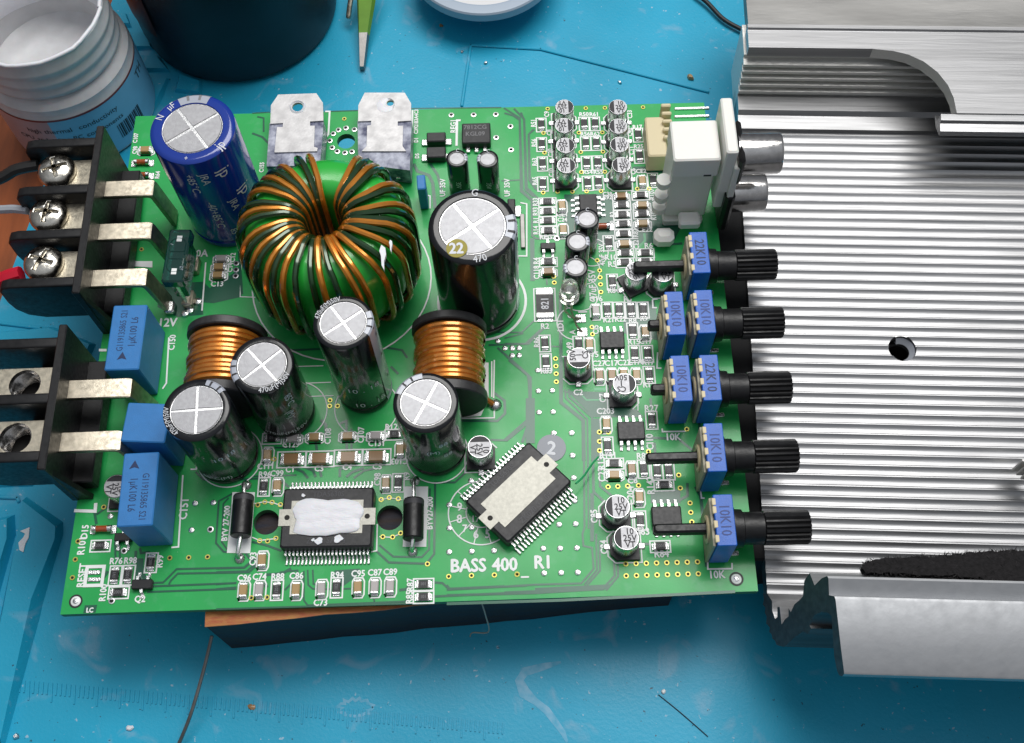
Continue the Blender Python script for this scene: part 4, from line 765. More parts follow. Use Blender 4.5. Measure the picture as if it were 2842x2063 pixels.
# ------------------------------------------------------------------ power amplifier chips (one soldered, one loose)
def amp(parent_, name_root, body_w, body_d, paste, loc, rz, **kw):
    top = parent_ is None
    g = empty(name_root, loc, rz, parent_, kw.get('label'), kw.get('cat'))
    h = .30; b = MB(); b.box((0, 0, h / 2 + .04), (body_w, body_d, h), 'epoxy', ch=.03); obj('body', b, g)
    w2, d2 = body_w / 2, body_d / 2; sw, sd = w2 * .80, d2 * .56
    tt = h + .043; ww, wd = w2 * 1.06, d2 * .28
    poly = [(-sw, -sd), (sw * .98, -sd), (sw * .98, -wd), (ww, -wd), (ww, wd), (sw * .98, wd), (sw * .98, sd), (-sw, sd), (-sw, wd), (-ww, wd), (-ww, -wd), (-sw, -wd)]
    s = MB(); s.prism(poly, tt - .03, tt + .012, 'slug'); obj('heat_slug', s, g)
    hm = MB()
    for q in (-1, 1): obj('slug_hole', MB().lathe([(0, .004), (.045, .004), (.050, .0)], 'hole', 16, Matrix.Translation((q * w2 * .88, 0, tt + .011)), cap=False), g)
    m = MB(); text(m, kw.get('t1', 'ZK23 SA 04'), .15, 'mark_dim', Mz((0, -d2 * .78, tt + .001)), .002, .9); text(m, kw.get('t2', 'TDA5630S'), .14, 'mark_dim', Mz((0, d2 * .78, tt + .001)), .002, .9); obj('marking', m, g, kind='stuff')
    n = 22 if paste else 20
    def pinm(): return MB().box((0, -.045, .16), (.034, .09, .02), 'solder').box((0, -.09, .09), (.034, .022, .15), 'solder').box((0, -.16, .02), (.038, .15, .032), 'solder', ch=.006)
    for sd_ in (0, 1):
        for k in range(n):
            xx = (k - (n - 1) / 2) * body_w * .94 / n
            obj('pin', shared(('pin_power',), pinm), g, (xx, (-d2 + .01) * (1 if sd_ == 0 else -1), 0), 0 if sd_ == 0 else PI)
    if paste:
        rnd = random.Random(5); N = 44; pts = []
        for i in range(N):
            t = 2 * PI * i / N; ct, st__ = math.cos(t), math.sin(t); e = 5.0; r_ = 1 / ((abs(ct) ** e + abs(st__) ** e) ** (1 / e)); r_ *= 1 + rnd.uniform(-.02, .02) + .05 * math.sin(3 * t + 1) + .03 * math.sin(7 * t)
            pts.append((ct * r_ * w2 * .74, st__ * r_ * d2 * .60))
        lv = [(1, .0), (1.0, .008), (.96, .020), (.80, .030), (.5, .026), (.2, .032)]; vs = []
        for f_, z in lv:
            for i, (x, y) in enumerate(pts): vs.append((x * f_, y * f_, tt + .012 + z + (.006 * math.sin(i * .5 + f_ * 9) if z > .015 else 0)))
        fs = [[j * N + i, j * N + (i + 1) % N, (j + 1) * N + (i + 1) % N, (j + 1) * N + i] for j in range(len(lv) - 1) for i in range(N)] + [[(len(lv) - 1) * N + i for i in range(N)]]
        obj('thermal_paste', MB().add(vs, fs, 'paste'), g, ang=60)
        for u, v, sc_ in ((-.12, -d2 * .80, .07), (.22, -d2 * .74, .08), (-.22, -d2 * .76, .03), (-.45, d2 * .74, .035)):
            pp = [(u + sc_ * (1 + .22 * math.sin(k * .9 + u * 9)) * math.cos(k * PI / 10), v + sc_ * .8 * (1 + .25 * math.cos(k * .63 + v * 5)) * math.sin(k * PI / 10)) for k in range(20)]
            obj('paste_spot', MB().prism(pp, tt, tt + .022, 'paste'), g)
    return g
mat('slug', (0.46, 0.45, 0.40), .52, .7, var=.12, vs=16, bump=.15, bs=50)
c1 = at('J', 590, 1235, .34)
e1_, e2_ = at('J', 225, 1240, .34), at('J', 955, 1235, .34)
amp(pcb, 'amplifier_chip', 1.62, 1.10, True, (c1.x, c1.y, 0), -.01, label='wide black amplifier chip with white paste smeared on its metal slug', t1='ZK23 SA 04', t2='TDA5630S')
q1, q2, q3, q4 = at(None, 1464, 1226, .36), at(None, 1591, 1335, .36), at(None, 1407, 1508, .36), at(None, 1293, 1391, .36)
cc2 = (q1 + q2 + q3 + q4) / 4; dr = ((q1 - q4) + (q2 - q3)) / 2; wd_ = ((q4 - q3) + (q1 - q2)) / 2
amp(None, 'loose_chip', Vector((dr.x, dr.y)).length, Vector((wd_.x, wd_.y)).length, False, (cc2.x, cc2.y, .015), math.atan2(dr.y, dr.x), label='loose black many-pin chip with bare speckled metal slug lying askew on the board', cat='electronic chip', t1='ZK020 SA 09', t2='TDA5630S')
p = at('K', 370, 125, .01); g = MB(); g.lathe([(0, .018), (.268, .018), (.27, .011)], 'sticker_grey', 36, cap=False); text(g, '2', .36, 'ink_white', Mz((.0, 0, .021)), .012, .95); obj('round_sticker', g, pcb, (p.x, p.y, 0), -.15, label='round dark grey sticker with a pale 2')
# ------------------------------------------------------------------ power transistors with metal tabs
mat('tab', (0.60, 0.59, 0.59), .52, .55, var=.14, vs=4, bump=.12, bs=18, rvar=.08)
def transistor(poly, body, hole, z, label, paste=None):
    P = [at('B', *q, z) for q in poly]; c = sum(P, Vector()) / len(P); g = empty('power_transistor', (c.x, c.y, 0), 0, pcb, label)
    Bp = [at('B', *q, z - .03) for q in body]; obj('body', MB().prism([(q.x - c.x, q.y - c.y) for q in Bp], .06, z - .035, 'epoxy_blue'), g)
    bm = bmesh.new(); es = []
    def lp(pts):
        vs = [bm.verts.new((x, y, z)) for x, y in pts]; return [bm.edges.new((vs[i], vs[(i + 1) % len(vs)])) for i in range(len(vs))]
    es += lp([(q.x - c.x, q.y - c.y) for q in P]); hc = at('B', hole[0], hole[1], z); rh = hole[2]
    es += lp([(hc.x - c.x + rh * math.cos(k * PI / 12), hc.y - c.y + rh * math.sin(k * PI / 12)) for k in range(24)])
    bmesh.ops.triangle_fill(bm, use_beauty=True, edges=es); bm.normal_update()
    r = bmesh.ops.extrude_face_region(bm, geom=list(bm.faces)); bmesh.ops.translate(bm, vec=(0, 0, -.06), verts=[e for e in r['geom'] if isinstance(e, bmesh.types.BMVert)])
    bmesh.ops.recalc_face_normals(bm, faces=bm.faces); me = bpy.data.meshes.new('metal_tab'); me.materials.append(MT['tab']); bm.to_mesh(me); bm.free(); obj('metal_tab', me, g)
    m = MB(); R0, R1, off = paste
    o1 = []; n = 24
    for k in range(n): a = 2 * PI * k / n; o1.append((hc.x - c.x + off[0] + R1 * math.cos(a) * (1 + .06 * math.sin(5 * a)), hc.y - c.y + off[1] + R1 * math.sin(a)))
    i1 = [(hc.x - c.x + (rh * R0) * math.cos(2 * PI * k / n), hc.y - c.y + (rh * R0) * math.sin(2 * PI * k / n)) for k in range(n)]
    vs = [(x, y, z + .002) for x, y in o1] + [(x * .5 + u * .5, y * .5 + v * .5, z + .03) for (x, y), (u, v) in zip(o1, i1)] + [(x, y, z - .01) for x, y in i1]
    m.add(vs, [[j * n + k, j * n + (k + 1) % n, (j + 1) * n + (k + 1) % n, (j + 1) * n + k] for j in range(2) for k in range(n)], 'paste'); obj('paste_ring', m, g, ang=80)
    for s in (-.3, 0, .3):
        q = body[2]; e = at('B', (body[2][0] + body[3][0]) / 2, (body[2][1] + body[3][1]) / 2, .2); obj('lead', MB().box((e.x - c.x + s, e.y - c.y - .12, .18), (.10, .34, .05), 'solder', ch=.01), g)
transistor([(205, 745), (505, 735), (556, 810), (560, 950), (455, 956), (455, 990), (492, 990), (486, 1155), (515, 1165), (510, 1190), (175, 1200), (195, 1000), (240, 1000), (242, 968), (142, 975), (147, 830)], [(136, 968), (562, 950), (535, 1300), (112, 1310)], (357, 842, .115), .55, 'metal tabbed power transistor on the left of the top hole', (1.0, .17, (0, 0)))
transistor([(885, 730), (1200, 730), (1250, 815), (1250, 950), (1145, 956), (1145, 990), (1187, 990), (1182, 1150), (1210, 1190), (862, 1190), (900, 1150), (905, 990), (935, 985), (936, 951), (833, 955), (835, 830)], [(828, 952), (1255, 950), (1240, 1340), (835, 1290)], (1085, 812, .075), .55, 'metal tabbed power transistor with paste filled hole, right of the top hole', (1.0, .19, (-.09, -.05)))
# ------------------------------------------------------------------ fuse
def fuse():
    qd = [('E', 1330, 380), ('E', 1505, 388), ('E', 1442, 800), ('E', 1268, 800)]; c, an, w, h = fit_quad(qd, 1.15)
    g = empty('blade_fuse', (c.x, c.y, 0), an, pcb, 'translucent dark green blade fuse standing beside the terminal legs')
    b = MB(); b.box((0, 0, 1.03), (w, h, .24), 'fuse_green', ch=.03); b.box((0, 0, .66), (w * .62, h * .86, .50), 'fuse_green', ch=.02); obj('housing', b, g)
    for s in (-1, 1): obj('blade', MB().box((0, s * h * .33, .45), (.07, .26, .80), 'silver', ch=.01), g); obj('contact_window', MB().box((.01, s * h * .31, 1.153), (.10, .13, .012), 'silk', ch=.004), g)
    m = MB(); n = 40; pts = []
    for k in range(n + 1):
        a = 2 * PI * k / n; pts.append((w * .36 * math.cos(a), h * .20 * (1 if math.sin(a) > 0 else -1) + w * .36 * math.sin(a) * .9, 1.155))
    m.tube(pts, .008, 'fuse_green', 6); 
    for s in (-.08, .08): m.box((0, s, 1.155), (w * .6, .018, .012), 'fuse_green')
    obj('moulded_rim', m, g)
    for s in (-1, 1): obj('socket_clip', MB().box((.0, s * h * .33, .10), (.20, .34, .20), 'tin', ch=.02), g)
    for s, t_ in ((.2, '7'), (-.25, '30')):
        m = MB(); text(m, t_, .10, 'sleeve_grey', Mz((-.12 if s > 0 else .14, s * h, 1.153), V)); obj('moulded_number', m, g)
fuse()
p = at('E', 1335, 1000, .1); obj('solder_stub', MB().box((0, 0, .08), (.20, .26, .14), 'solder', ch=.03), pcb, (p.x, p.y, 0))
for x, y in ((1500, 1030), (1460, 1055), (1560, 960)):
    p = at('E', x, y); obj('solder_joint', MB().lathe([(.09, 0), (.07, .05), (0, .08)], 'solder', 12, cap=False), pcb, (p.x, p.y, 0))
# ------------------------------------------------------------------ terminal blocks
def terminal(name, top0, top1, ztop, fins, pads, bars, label, screws=True, empties=False, finlen=1.62):
    """top0/top1: far and near end of the backplate top edge"""
    A, Bq = at(*top0, ztop), at(*top1, ztop); d = A - Bq; L = d.length; an = math.atan2(-d.x, d.y); mid = (A + Bq) / 2
    g = empty(name, (mid.x, mid.y, 0), an, pcb, label)
    inv = (Matrix.Translation((mid.x, mid.y, 0)) @ Matrix.Rotation(an, 4, 'Z')).inverted()
    def loc(*a): return inv @ at(*a)
    bp = MB(); bp.box((0, 0, ztop / 2 - .02), (.15, L + .1, ztop + .0), 'black_plastic', ch=.02); obj('backplate', bp, g)
    wd2 = MB(); wd2.add([(.07, -L / 2 - .04, .02), (.32, -L / 2 - .04, .02), (.07, -L / 2 - .04, ztop * .8), (.07, -L / 2 + .06, .02), (.32, -L / 2 + .06, .02), (.07, -L / 2 + .06, ztop * .8)], [(0, 1, 2), (3, 5, 4), (0, 3, 4, 1), (1, 4, 5, 2), (0, 2, 5, 3)], 'black_plastic'); obj('end_gusset', wd2, g)
    bs = MB(); bs.box((.22, 0, .28), (.42, L * .9, .36), 'black_plastic', ch=.02); bs.box((-.4, .12, .42), (.7, L * .70, .40), 'black_plastic', ch=.03); obj('base_block', bs, g)
    for (t, x, y) in fins:
        q = loc(t, x, y, 1.38); k = 8; fl = finlen; z0, z1 = .22, 1.42
        P = [(-.05, z0)] + [(-fl + .45 - .45 * math.cos(PI / 2 * (1 - i / k)), z0 + .35 - .35 * math.sin(PI / 2 * (1 - i / k))) for i in range(k + 1)][:0]
        P = [(-.05, z0), (-fl + .5, z0), (-fl + .2, z0 + .12), (-fl + .04, z0 + .36), (-fl, z0 + .62), (-fl + .02, z1 - .16), (-fl + .10, z1 - .04), (-fl + .24, z1), (-.05, z1)]
        M = Matrix.Translation((0, q.y, 0)) @ Matrix.Rotation(PI / 2, 4, 'X')
        f = MB(); f.prism(P, -.10, .10, 'black_plastic', M); me = f.mesh('divider_fin')
        bm = bmesh.new(); bm.from_mesh(me); bmesh.ops.bevel(bm, geom=[e for e in bm.edges if e.is_manifold and e.calc_face_angle(0) > 1.0], offset=.04, segments=3, affect='EDGES', profile=.6); bm.to_mesh(me); bm.free()
        for p_ in me.polygons: p_.use_smooth = True
        me.set_sharp_from_angle(angle=math.radians(50)); obj('divider_fin', me, g)
    for i, (t, x, y) in enumerate(pads):
        q = loc(t, x, y, 1.05); pm = MB()
        if empties:
            bm = bmesh.new(); es = []
            def lp(pts):
                vs = [bm.verts.new((a, b, 0)) for a, b in pts]; return [bm.edges.new((vs[j], vs[(j + 1) % len(vs)])) for j in range(len(vs))]
            es += lp([(-1.3, -.32), (-.10, -.32), (-.10, .32), (-1.3, .32)]); es += lp([(q.x + .29 * math.cos(j * PI / 14), .29 * math.sin(j * PI / 14)) for j in range(28)])
            bmesh.ops.triangle_fill(bm, use_beauty=True, edges=es); r = bmesh.ops.extrude_face_region(bm, geom=list(bm.faces)); bmesh.ops.translate(bm, vec=(0, 0, -.10), verts=[e for e in r['geom'] if isinstance(e, bmesh.types.BMVert)]); bmesh.ops.recalc_face_normals(bm, faces=bm.faces)
            me = bpy.data.meshes.new('contact_plate'); me.materials.append(MT['brassy']); bm.to_mesh(me); bm.free(); obj('contact_plate', me, g, (0, q.y, 1.05))
            th = MB(); prf = [(.292, 1.045)]; z = 1.03
            for j in range(7): prf += [(.255, z - .035), (.292, z - .07)]; z -= .07
            th.lathe(prf, 'chrome', 32, Matrix.Translation((q.x, q.y, 0)), cap=False); th.lathe([(0, z), (.292, z)], 'hole', 32, Matrix.Translation((q.x, q.y, 0)), cap=False); obj('threaded_hole', th, g)
        else:
            pm.box((-.62, q.y, 1.0), (1.12, .60, .09), 'brassy', ch=.02); pm.box((-1.19, q.y, .88), (.05, .50, .32), 'brassy', ch=.01); obj('contact_plate', pm, g)
            sx_, sy_ = q.x, q.y; sm = MB(); rs = .375
            sm.lathe([(rs * .9, 0), (rs, .03), (rs, .08), (rs * .93, .15), (rs * .72, .205), (rs * .4, .235), (0, .245)], 'nickel', 40, cap=False); so = obj('screw_head', sm, g, (sx_, sy_, 1.04), [.3, 1.45, 2.75][i % 3])
            # phillips recess: four dark-walled slots sunk by a boolean-free star insert
            me = so.data; bm = bmesh.new(); bm.from_mesh(me)
            cut = MB(); 
            for a_ in (0, PI / 2): cut.box((0, 0, .24), (rs * 1.25, .075, .17), 'nickel', Matrix.Rotation(a_, 4, 'Z'))
            bm.free(); co = obj('cutter', cut, None, (0, 0, 0)); co2 = bpy.data.objects.new('tmp', me); C.objects.link(co2)
            bmod = co2.modifiers.new('b', 'BOOLEAN'); bmod.operation = 'DIFFERENCE'; bmod.object = co; bmod.solver = 'EXACT'
            try: bmod.use_self = True
            except Exception: pass
            dg = bpy.context.evaluated_depsgraph_get(); nm2 = bpy.data.meshes.new_from_object(co2.evaluated_get(dg))
            if len(nm2.polygons) > 50:
                nm2.name = 'screw_head'; so.data = nm2
            bpy.data.objects.remove(co2); bpy.data.objects.remove(co)
    for (t, x0, y0, x1, y1) in bars:
        a, b = loc(t, x0, y0, 1.18), loc(t, x1, y1, 1.18); yc = (a.y + b.y) / 2; xe = b.x; hw = .185
        P = [(.05, 1.18), (xe - .10, 1.18), (xe - .03, 1.15), (xe + .0, 1.06), (xe + .12, .05)]; T = .10
        vs = []
        lowP = [(.05, 1.08), (xe - .15, 1.08), (xe - .11, 1.06), (xe - .09, 1.02), (xe + .03, .05)]
        for y_ in (-hw, hw):
            for (x, z) in P: vs.append((x, yc + y_, z))
            for (x, z) in lowP: vs.append((x, yc + y_, z))
        n = 5; fs = []
        for i in range(n - 1):
            fs += [[i, i + 1, 2 * n + i + 1, 2 * n + i], [n + i, 3 * n + i, 3 * n + i + 1, n + i + 1], [i, n + i, n + i + 1, i + 1], [2 * n + i, 2 * n + i + 1, 3 * n + i + 1, 3 * n + i]]
        fs += [[0, 2 * n, 3 * n, n], [n - 1, 2 * n - 1, 4 * n - 1, 3 * n - 1]]
        f = MB().add(vs, fs, 'tin'); me = f.mesh('terminal_leg'); bm = bmesh.new(); bm.from_mesh(me); bmesh.ops.recalc_face_normals(bm, faces=bm.faces); bmesh.ops.bevel(bm, geom=[e for e in bm.edges if e.is_manifold and e.calc_face_angle(0) > 1.0], offset=.012, segments=2, affect='EDGES'); bm.to_mesh(me); bm.free(); obj('terminal_leg', me, g)
    return g
terminal('screw_terminal_block', (None, 277, 352), (None, 208, 805), 1.67, [('A', 500, 1130), ('A', 430, 1500), ('E', 380, 430), ('E', 330, 810)], [('A', 455, 1360), ('E', 392, 290), ('E', 352, 668)],
         [('A', 830, 1480, 1215, 1480), ('E', 780, 400, 1200, 400), ('E', 720, 765, 1160, 765)], 'black three-way screw terminal block with wires clamped under its screws')
terminal('screw_terminal_block', (None, 173, 905), (None, 112, 1295), 1.65, [('E', 200, 1290), ('I', 180, 310), ('I', 130, 765)], [('I', 195, 190), ('I', 120, 612)],
         [('I', 570, 220, 1040, 220), ('I', 510, 635, 960, 635)], 'black two-way terminal block with its screws missing from the threaded holes', empties=True)
# ------------------------------------------------------------------ LED
ld = at('G', 508, 345, 1.1); g = empty('indicator_lamp', (ld.x, ld.y, 0), 0, pcb, 'clear round LED standing high on two thin legs')
obj('lens', MB().lathe([(0, 1.08), (.19, 1.08), (.19, 1.16), (.16, 1.17), (.16, 1.42), (.145, 1.50), (.10, 1.56), (.05, 1.585), (0, 1.59)], 'led', 32, cap=False), g)
obj('reflector_cup', MB().lathe([(.02, 1.12), (.03, 1.30), (.055, 1.36), (.04, 1.35), (0, 1.33)], 'silver', 12, cap=False), g)
for s, (x, y) in ((-1, (600, 525)), (1, (612, 632))):
    e = at('G', x, y); obj('leg', MB().tube([(s * .06, 0, 1.1), (s * .06 + .0, -.0, .5), ((e.x - ld.x) * .5 + s * .03, (e.y - ld.y) * .6, .12), (e.x - ld.x, e.y - ld.y, .02)], .022, 'tin', 6), g)
    obj('solder_pad', MB().box((e.x - ld.x + .0, e.y - ld.y, .012), (.20, .18, .022), 'solder', ch=.006), g)
# ------------------------------------------------------------------ white headers and RCA sockets
def hdr():
    a = at('C', 1180, 350, .55); b = at('C', 1200, 660, .55); g = empty('pin_header', (a.x, (a.y + b.y) / 2, 0), 0, pcb, 'cream plastic comb header behind the RCA sockets'); L = abs(a.y - b.y)
    obj('housing', MB().box((.0, 0, .28), (.40, L, .54), 'cream', ch=.03), g)
    for k in range(5):
        q = at('C', 1270 + 5 * k, 265 + 62 * k, .62); obj('comb_tooth', MB().box((q.x - a.x, q.y - (a.y + b.y) / 2, .40), (.20, .085, .50), 'cream', ch=.02), g)
    for k in range(2):
        q = at('C', 1475, 285 + 62 * k, .62); obj('pin', MB().box((q.x - a.x, q.y - (a.y + b.y) / 2, .60), (.72, .06, .06), 'silver', ch=.01), g)
hdr()
def rca():
    zt = 2.3; A_, B2, C2, D2 = at('C', 1312, 375, zt), at('C', 1680, 380, zt), at('C', 1700, 690, zt), at('C', 1322, 695, zt)
    x0, x1 = (A_.x + D2.x) / 2, (B2.x + C2.x) / 2; y1 = (A_.y + B2.y) / 2; y0 = (C2.y + D2.y) / 2
    g = empty('rca_socket', ((x0 + x1) / 2, (y0 + y1) / 2, 0), 0, pcb, 'white stacked pair of RCA sockets with metal barrels'); cx, cy = (x0 + x1) / 2, (y0 + y1) / 2
    w, d = x1 - x0, y1 - y0
    b = MB(); b.box((0, 0, (zt + 1.75) / 2), (w, d, zt - 1.75), 'white_plastic', ch=.03); b.box((.0, .06, .98), (w - .05, d - .14, 1.52), 'white_plastic', ch=.03); b.box((w * .28, -d / 2 + .005, 1.80), (.14, .03, .035), 'ink_black'); b.box((-.02, 0, .10), (w * .9, d * .9, .2), 'white_plastic', ch=.03); b.box((.06, -d / 2 - .1, .42), (.42, .3, .22), 'white_plastic', ch=.04); obj('housing', b, g)
    for q, r_ in (((-w / 2 - .08), 1.25), ((-w / 2 - .08), .78), ((-w / 2 - .08), .38)):
        obj('peg', MB().lathe([(.0, .0), (.12, .0), (.14, .04), (.14, .20), (0, .20)], 'white_plastic', 20, cap=False), g, (q, -d * .30, r_))
    q = at('C', 1255, 1290, .3); obj('peg', MB().box((q.x - cx, q.y - cy, .24), (.40, .32, .34), 'white_plastic', ch=.08), g)
    pl = at('C', 1690, 560, 1.5); fx = x1 - cx + .14
    def zy(t, x, y): # height on the plane x = face plate from a pixel
        lo, hi = 0.0, 3.5
        for _ in range(40):
            mid = (lo + hi) / 2; q = at(t, x, y, mid)
            if q.x - cx > fx: lo, hi = lo, hi
            if q.x - cx > fx: lo = mid
            else: hi = mid
        return (lo + hi) / 2
    f = MB(); f.box((fx + .02, .10, 1.95), (.22, d + .34, 1.30), 'white_plastic', ch=.03); f.box((fx + .17, -.12, 1.62), (.12, d + .02, 1.1), 'white_plastic', ch=.02); f.box((fx + .02, -.05, 1.05), (.20, d - .1, .7), 'white_plastic', ch=.02); obj('face_plate', f, g)
    uz, lz = 2.02, .72
    u = at('C', 2030, 605, uz); l = at('C', 1935, 982, lz); 
    for nm_, q, z, r_ in (('u', u, uz, .395), ('l', l, lz, .375)):
        yy = (u.y + l.y) / 2 - cy; X0 = fx + .2; M = Matrix.Translation((X0, yy, z)) @ Matrix.Rotation(PI / 2, 4, 'Y')
        if nm_ == 'u':
            obj('gasket', MB().box((X0 + .03, yy + .03, z + .0), (.12, .98, .78), 'black_plastic', ch=.06), g)
        else: obj('gasket', MB().box((X0 - .02, yy - .05, z - .05), (.20, .85, 1.2), 'black_plastic', ch=.06), g)
        e = at('C', 2165 if nm_ == 'u' else 2055, 605 if nm_ == 'u' else 982, z); Lb = e.x - cx - X0
        obj('metal_barrel', MB().lathe([(r_, 0), (r_, Lb - .06), (r_ - .02, Lb - .015), (r_ - .06, Lb), (r_ - .09, Lb - .02), (r_ - .09, .2), (0, .2)], 'chrome', 48, M, cap=False), g)
rca()
sk_o = obj('silkscreen_print', sk, pcb, kind='stuff')
# ================================================================== TOP-LEVEL THINGS ROUND THE BOARD
# wood block
zt = -.165
a = at(None, 571, 1740, zt); b_ = at(None, 1100, 1688, zt); d = (b_ - a).normalized(); n_ = Vector((-d.y, d.x, 0)); L = (at(None, 1875, 1714, ZM) - at(None, 661, 1819, ZM)).length; wy = 3.6
wb = empty('dark_block', (a.x, a.y, ZM), math.atan2(d.y, d.x), label='dark painted wood block with worn orange top edge propping up the board', cat='wood block')
HB = zt - ZM
bm_ = MB(); n = 16
def rgh(i, s): return random.uniform(-s, s)
top = [(0 + rgh(0, .02), 0)] + [(L * k / n, rgh(k, .015)) for k in range(1, n + 1)] + [(L, wy), (0, wy)]
wr = [p for p in top if p[0] < 4.6 and p[1] < .1]; bm_.prism(wr + [(4.7, .14), (3.6, .28), (2.0, .5), (.8, .9), (0, 1.2)], HB - .033, HB, 'wood'); obj('worn_edge', bm_, wb)
bm_ = MB(); bm_.prism([(x, y + .02) if y < .1 else (x, y - .02) for x, y in top], 0, HB - .034, 'wood_dark'); obj('block_body', bm_, wb)
shade_block = empty('dark_block', (11.5, .75, ZM), label='added black block that darkens the gap between the board and the heatsink', cat='wood block')  # added block, no real prop: stands in for the shade in this gap
obj('block_body', MB().box((.72, 3.9, .86), (1.44, 7.9, 1.72), mat('shade_black', (0.004, 0.004, 0.005), .8, bump=.3, bs=10).name, ch=.04), shade_block)
# fine wires and fibres
def wire(name, pts, r_, m, label, cat='wire', n=8, sub=6, **kw):
    P = [Vector(p) for p in pts]; out = []
    for i in range(len(P) - 1):
        p0, p1, p2, p3 = P[max(i - 1, 0)], P[i], P[i + 1], P[min(i + 2, len(P) - 1)]
        for k in range(sub):
            t = k / sub; out.append(.5 * ((2 * p1) + (p2 - p0) * t + (2 * p0 - 5 * p1 + 4 * p2 - p3) * t * t + (3 * p1 - p0 - 3 * p2 + p3) * t ** 3))
    out.append(P[-1]); return obj(name, MB().tube(out, r_, m, n), None, label=label, cat=cat, **kw)
wire('wire', [at('P', 1668, 800, -1.2), at('P', 1600, 1080, -1.45), at('P', 1500, 1420, -1.7), at('P', 1390, 1690, -2.0)], .035, 'steel_dark', 'thin bare grey wire curving down from under the wood block')
wire('thread', [at('M', 2085, 530, -.15), at('M', 2120, 640, -.6), at('M', 2142, 768, -1.4), at('M', 2020, 775, -1.6), at('M', 1998, 805, -1.9)], .014, 'fibre', 'fine pale whisker hanging over the front of the wood block', 'thread', 5)
wire('thread', [at('K', 740, 195, .25), at('K', 690, 250, .3), at('K', 620, 350, .3), at('K', 560, 405, .35)], .02, 'trace_light', 'pale green fibre between the loose chip and the small chips', 'thread', 5)
# wires at the terminal block
wire('black_wire', [at('A', -300, 1520, .7), at('A', 0, 1405, .85), at('A', 130, 1335, .95), at('A', 300, 1300, .98)], .115, 'rubber_black', 'black insulated wire entering the far terminal screw')
wire('grey_wire', [at('E', -300, 230, .8), at('E', 0, 232, .85), at('E', 110, 228, .9), at('E', 220, 240, .94)], .085, 'rubber_grey', 'thin grey insulated wire entering the middle terminal screw')
wire('red_wire', [at('E', -300, 830, .7), at('E', 0, 790, .85), at('E', 80, 765, .9), at('E', 170, 740, .93)], .16, 'rubber_red', 'thick red insulated wire entering the near terminal screw')
wire('black_wire', [at(None, 1900, -40, ZM + .15), at(None, 1960, 5, ZM + .15), at(None, 2010, 55, ZM + .12), at(None, 2075, 90, ZM + .12)], .055, 'rubber_black', 'thin black cable running behind the heatsink corner')
# thermal paste jar
jb = at('A', 230, 80, ZM + 3.3); jar = empty('paste_jar', (jb.x, jb.y, ZM), 0, label='open white screw-neck jar of thermal paste with blue and pink label', cat='jar')
HJ = 3.3; rn = 1.52; rb = 1.70
pr = [(0, .02), (rb - .05, .02), (rb, .08), (rb, 1.75), (rb - .03, 1.80), (rb - .02, 2.0), (rn + .06, 2.14), (rn + .0, 2.2)]
z = 2.2
while z < HJ - .3: pr += [(rn + .03, z + .04), (rn + .075, z + .12), (rn + .07, z + .19), (rn + .03, z + .28)]; z += .32
pr += [(rn + .03, HJ - .02), (rn, HJ), (rn - .05, HJ - .01), (rn - .08, HJ - .1), (rn - .10, 1.75), (rn - .3, 1.62), (0, 1.6)]
obj('jar_body', MB().lathe(pr, 'jar_white', 64, cap=False), jar)
am = -PI / 2
obj('label_band', MB().lathe([(rb + .008, .12), (rb + .008, 1.70)], 'label_blue', 40, a0=am + .0, a1=am + 2.6, cap=False), jar)
obj('label_band', MB().lathe([(rb + .008, .12), (rb + .008, 1.70)], 'label_pink', 20, a0=am - 1.6, a1=am + .0, cap=False), jar)
obj('label_trim', MB().lathe([(rb + .012, 1.67), (rb + .012, 1.73)], 'label_red', 60, a0=am - 1.6, a1=am + 2.6, cap=False), jar)
m = MB(); wraptext(m, 'high thermal  conductivity', .20, rb + .014, 1.34, am + .28, 'ink_black'); wraptext(m, 'CPU and other PC components', .19, rb + .014, 1.04, am + .20, 'ink_black'); wraptext(m, 'heat requirements', .19, rb + .014, .76, am + .1, 'ink_black'); wraptext(m, 'TH', .34, rb + .014, 1.36, am + 1.55, 'ink_black')
for k in range(16): w_ = .010 + .012 * ((k * 7) % 3) / 2; m.lathe([(rb + .014, .42), (rb + .014, .86)], 'ink_black', 1, a0=am + .78 + k * .028, a1=am + .78 + k * .028 + w_)
obj('label_print', m, jar, kind='stuff')
# paste smeared inside the rim
m = MB(); N = 60
for j, (zz, rr) in enumerate(((HJ - .25, rn - .14), (HJ - .75, rn - .17))):
    pass
vs = []; rnd = random.Random(3); nz = 8
for j in range(nz):
    for i in range(N):
        t = 2 * PI * i / N; dep = .05 + .045 * math.sin(3 * t + j) * math.sin(t * 2 + 1.3 * j) + rnd.uniform(0, .02); zz = HJ - .12 - j * .14 - .05 * math.sin(t * 4); rr = rn - .085 - dep * (1 if 0 < j < nz - 1 else .1); vs.append((rr * math.cos(t), rr * math.sin(t), zz))
m.add(vs, [[j * N + i, j * N + (i + 1) % N, (j + 1) * N + (i + 1) % N, (j + 1) * N + i] for j in range(nz - 1) for i in range(N)], 'paste'); obj('paste_residue', m, jar, ang=80)
m = MB(); m.tube([(rn * math.cos(t / 40 * 2 * PI) - .02 * math.cos(t), rn * math.sin(t / 40 * 2 * PI), HJ + .005 + .012 * math.sin(t * 2.1)) for t in range(41)], .045, 'paste', 8, caps=False); obj('paste_rim', m, jar, ang=80)
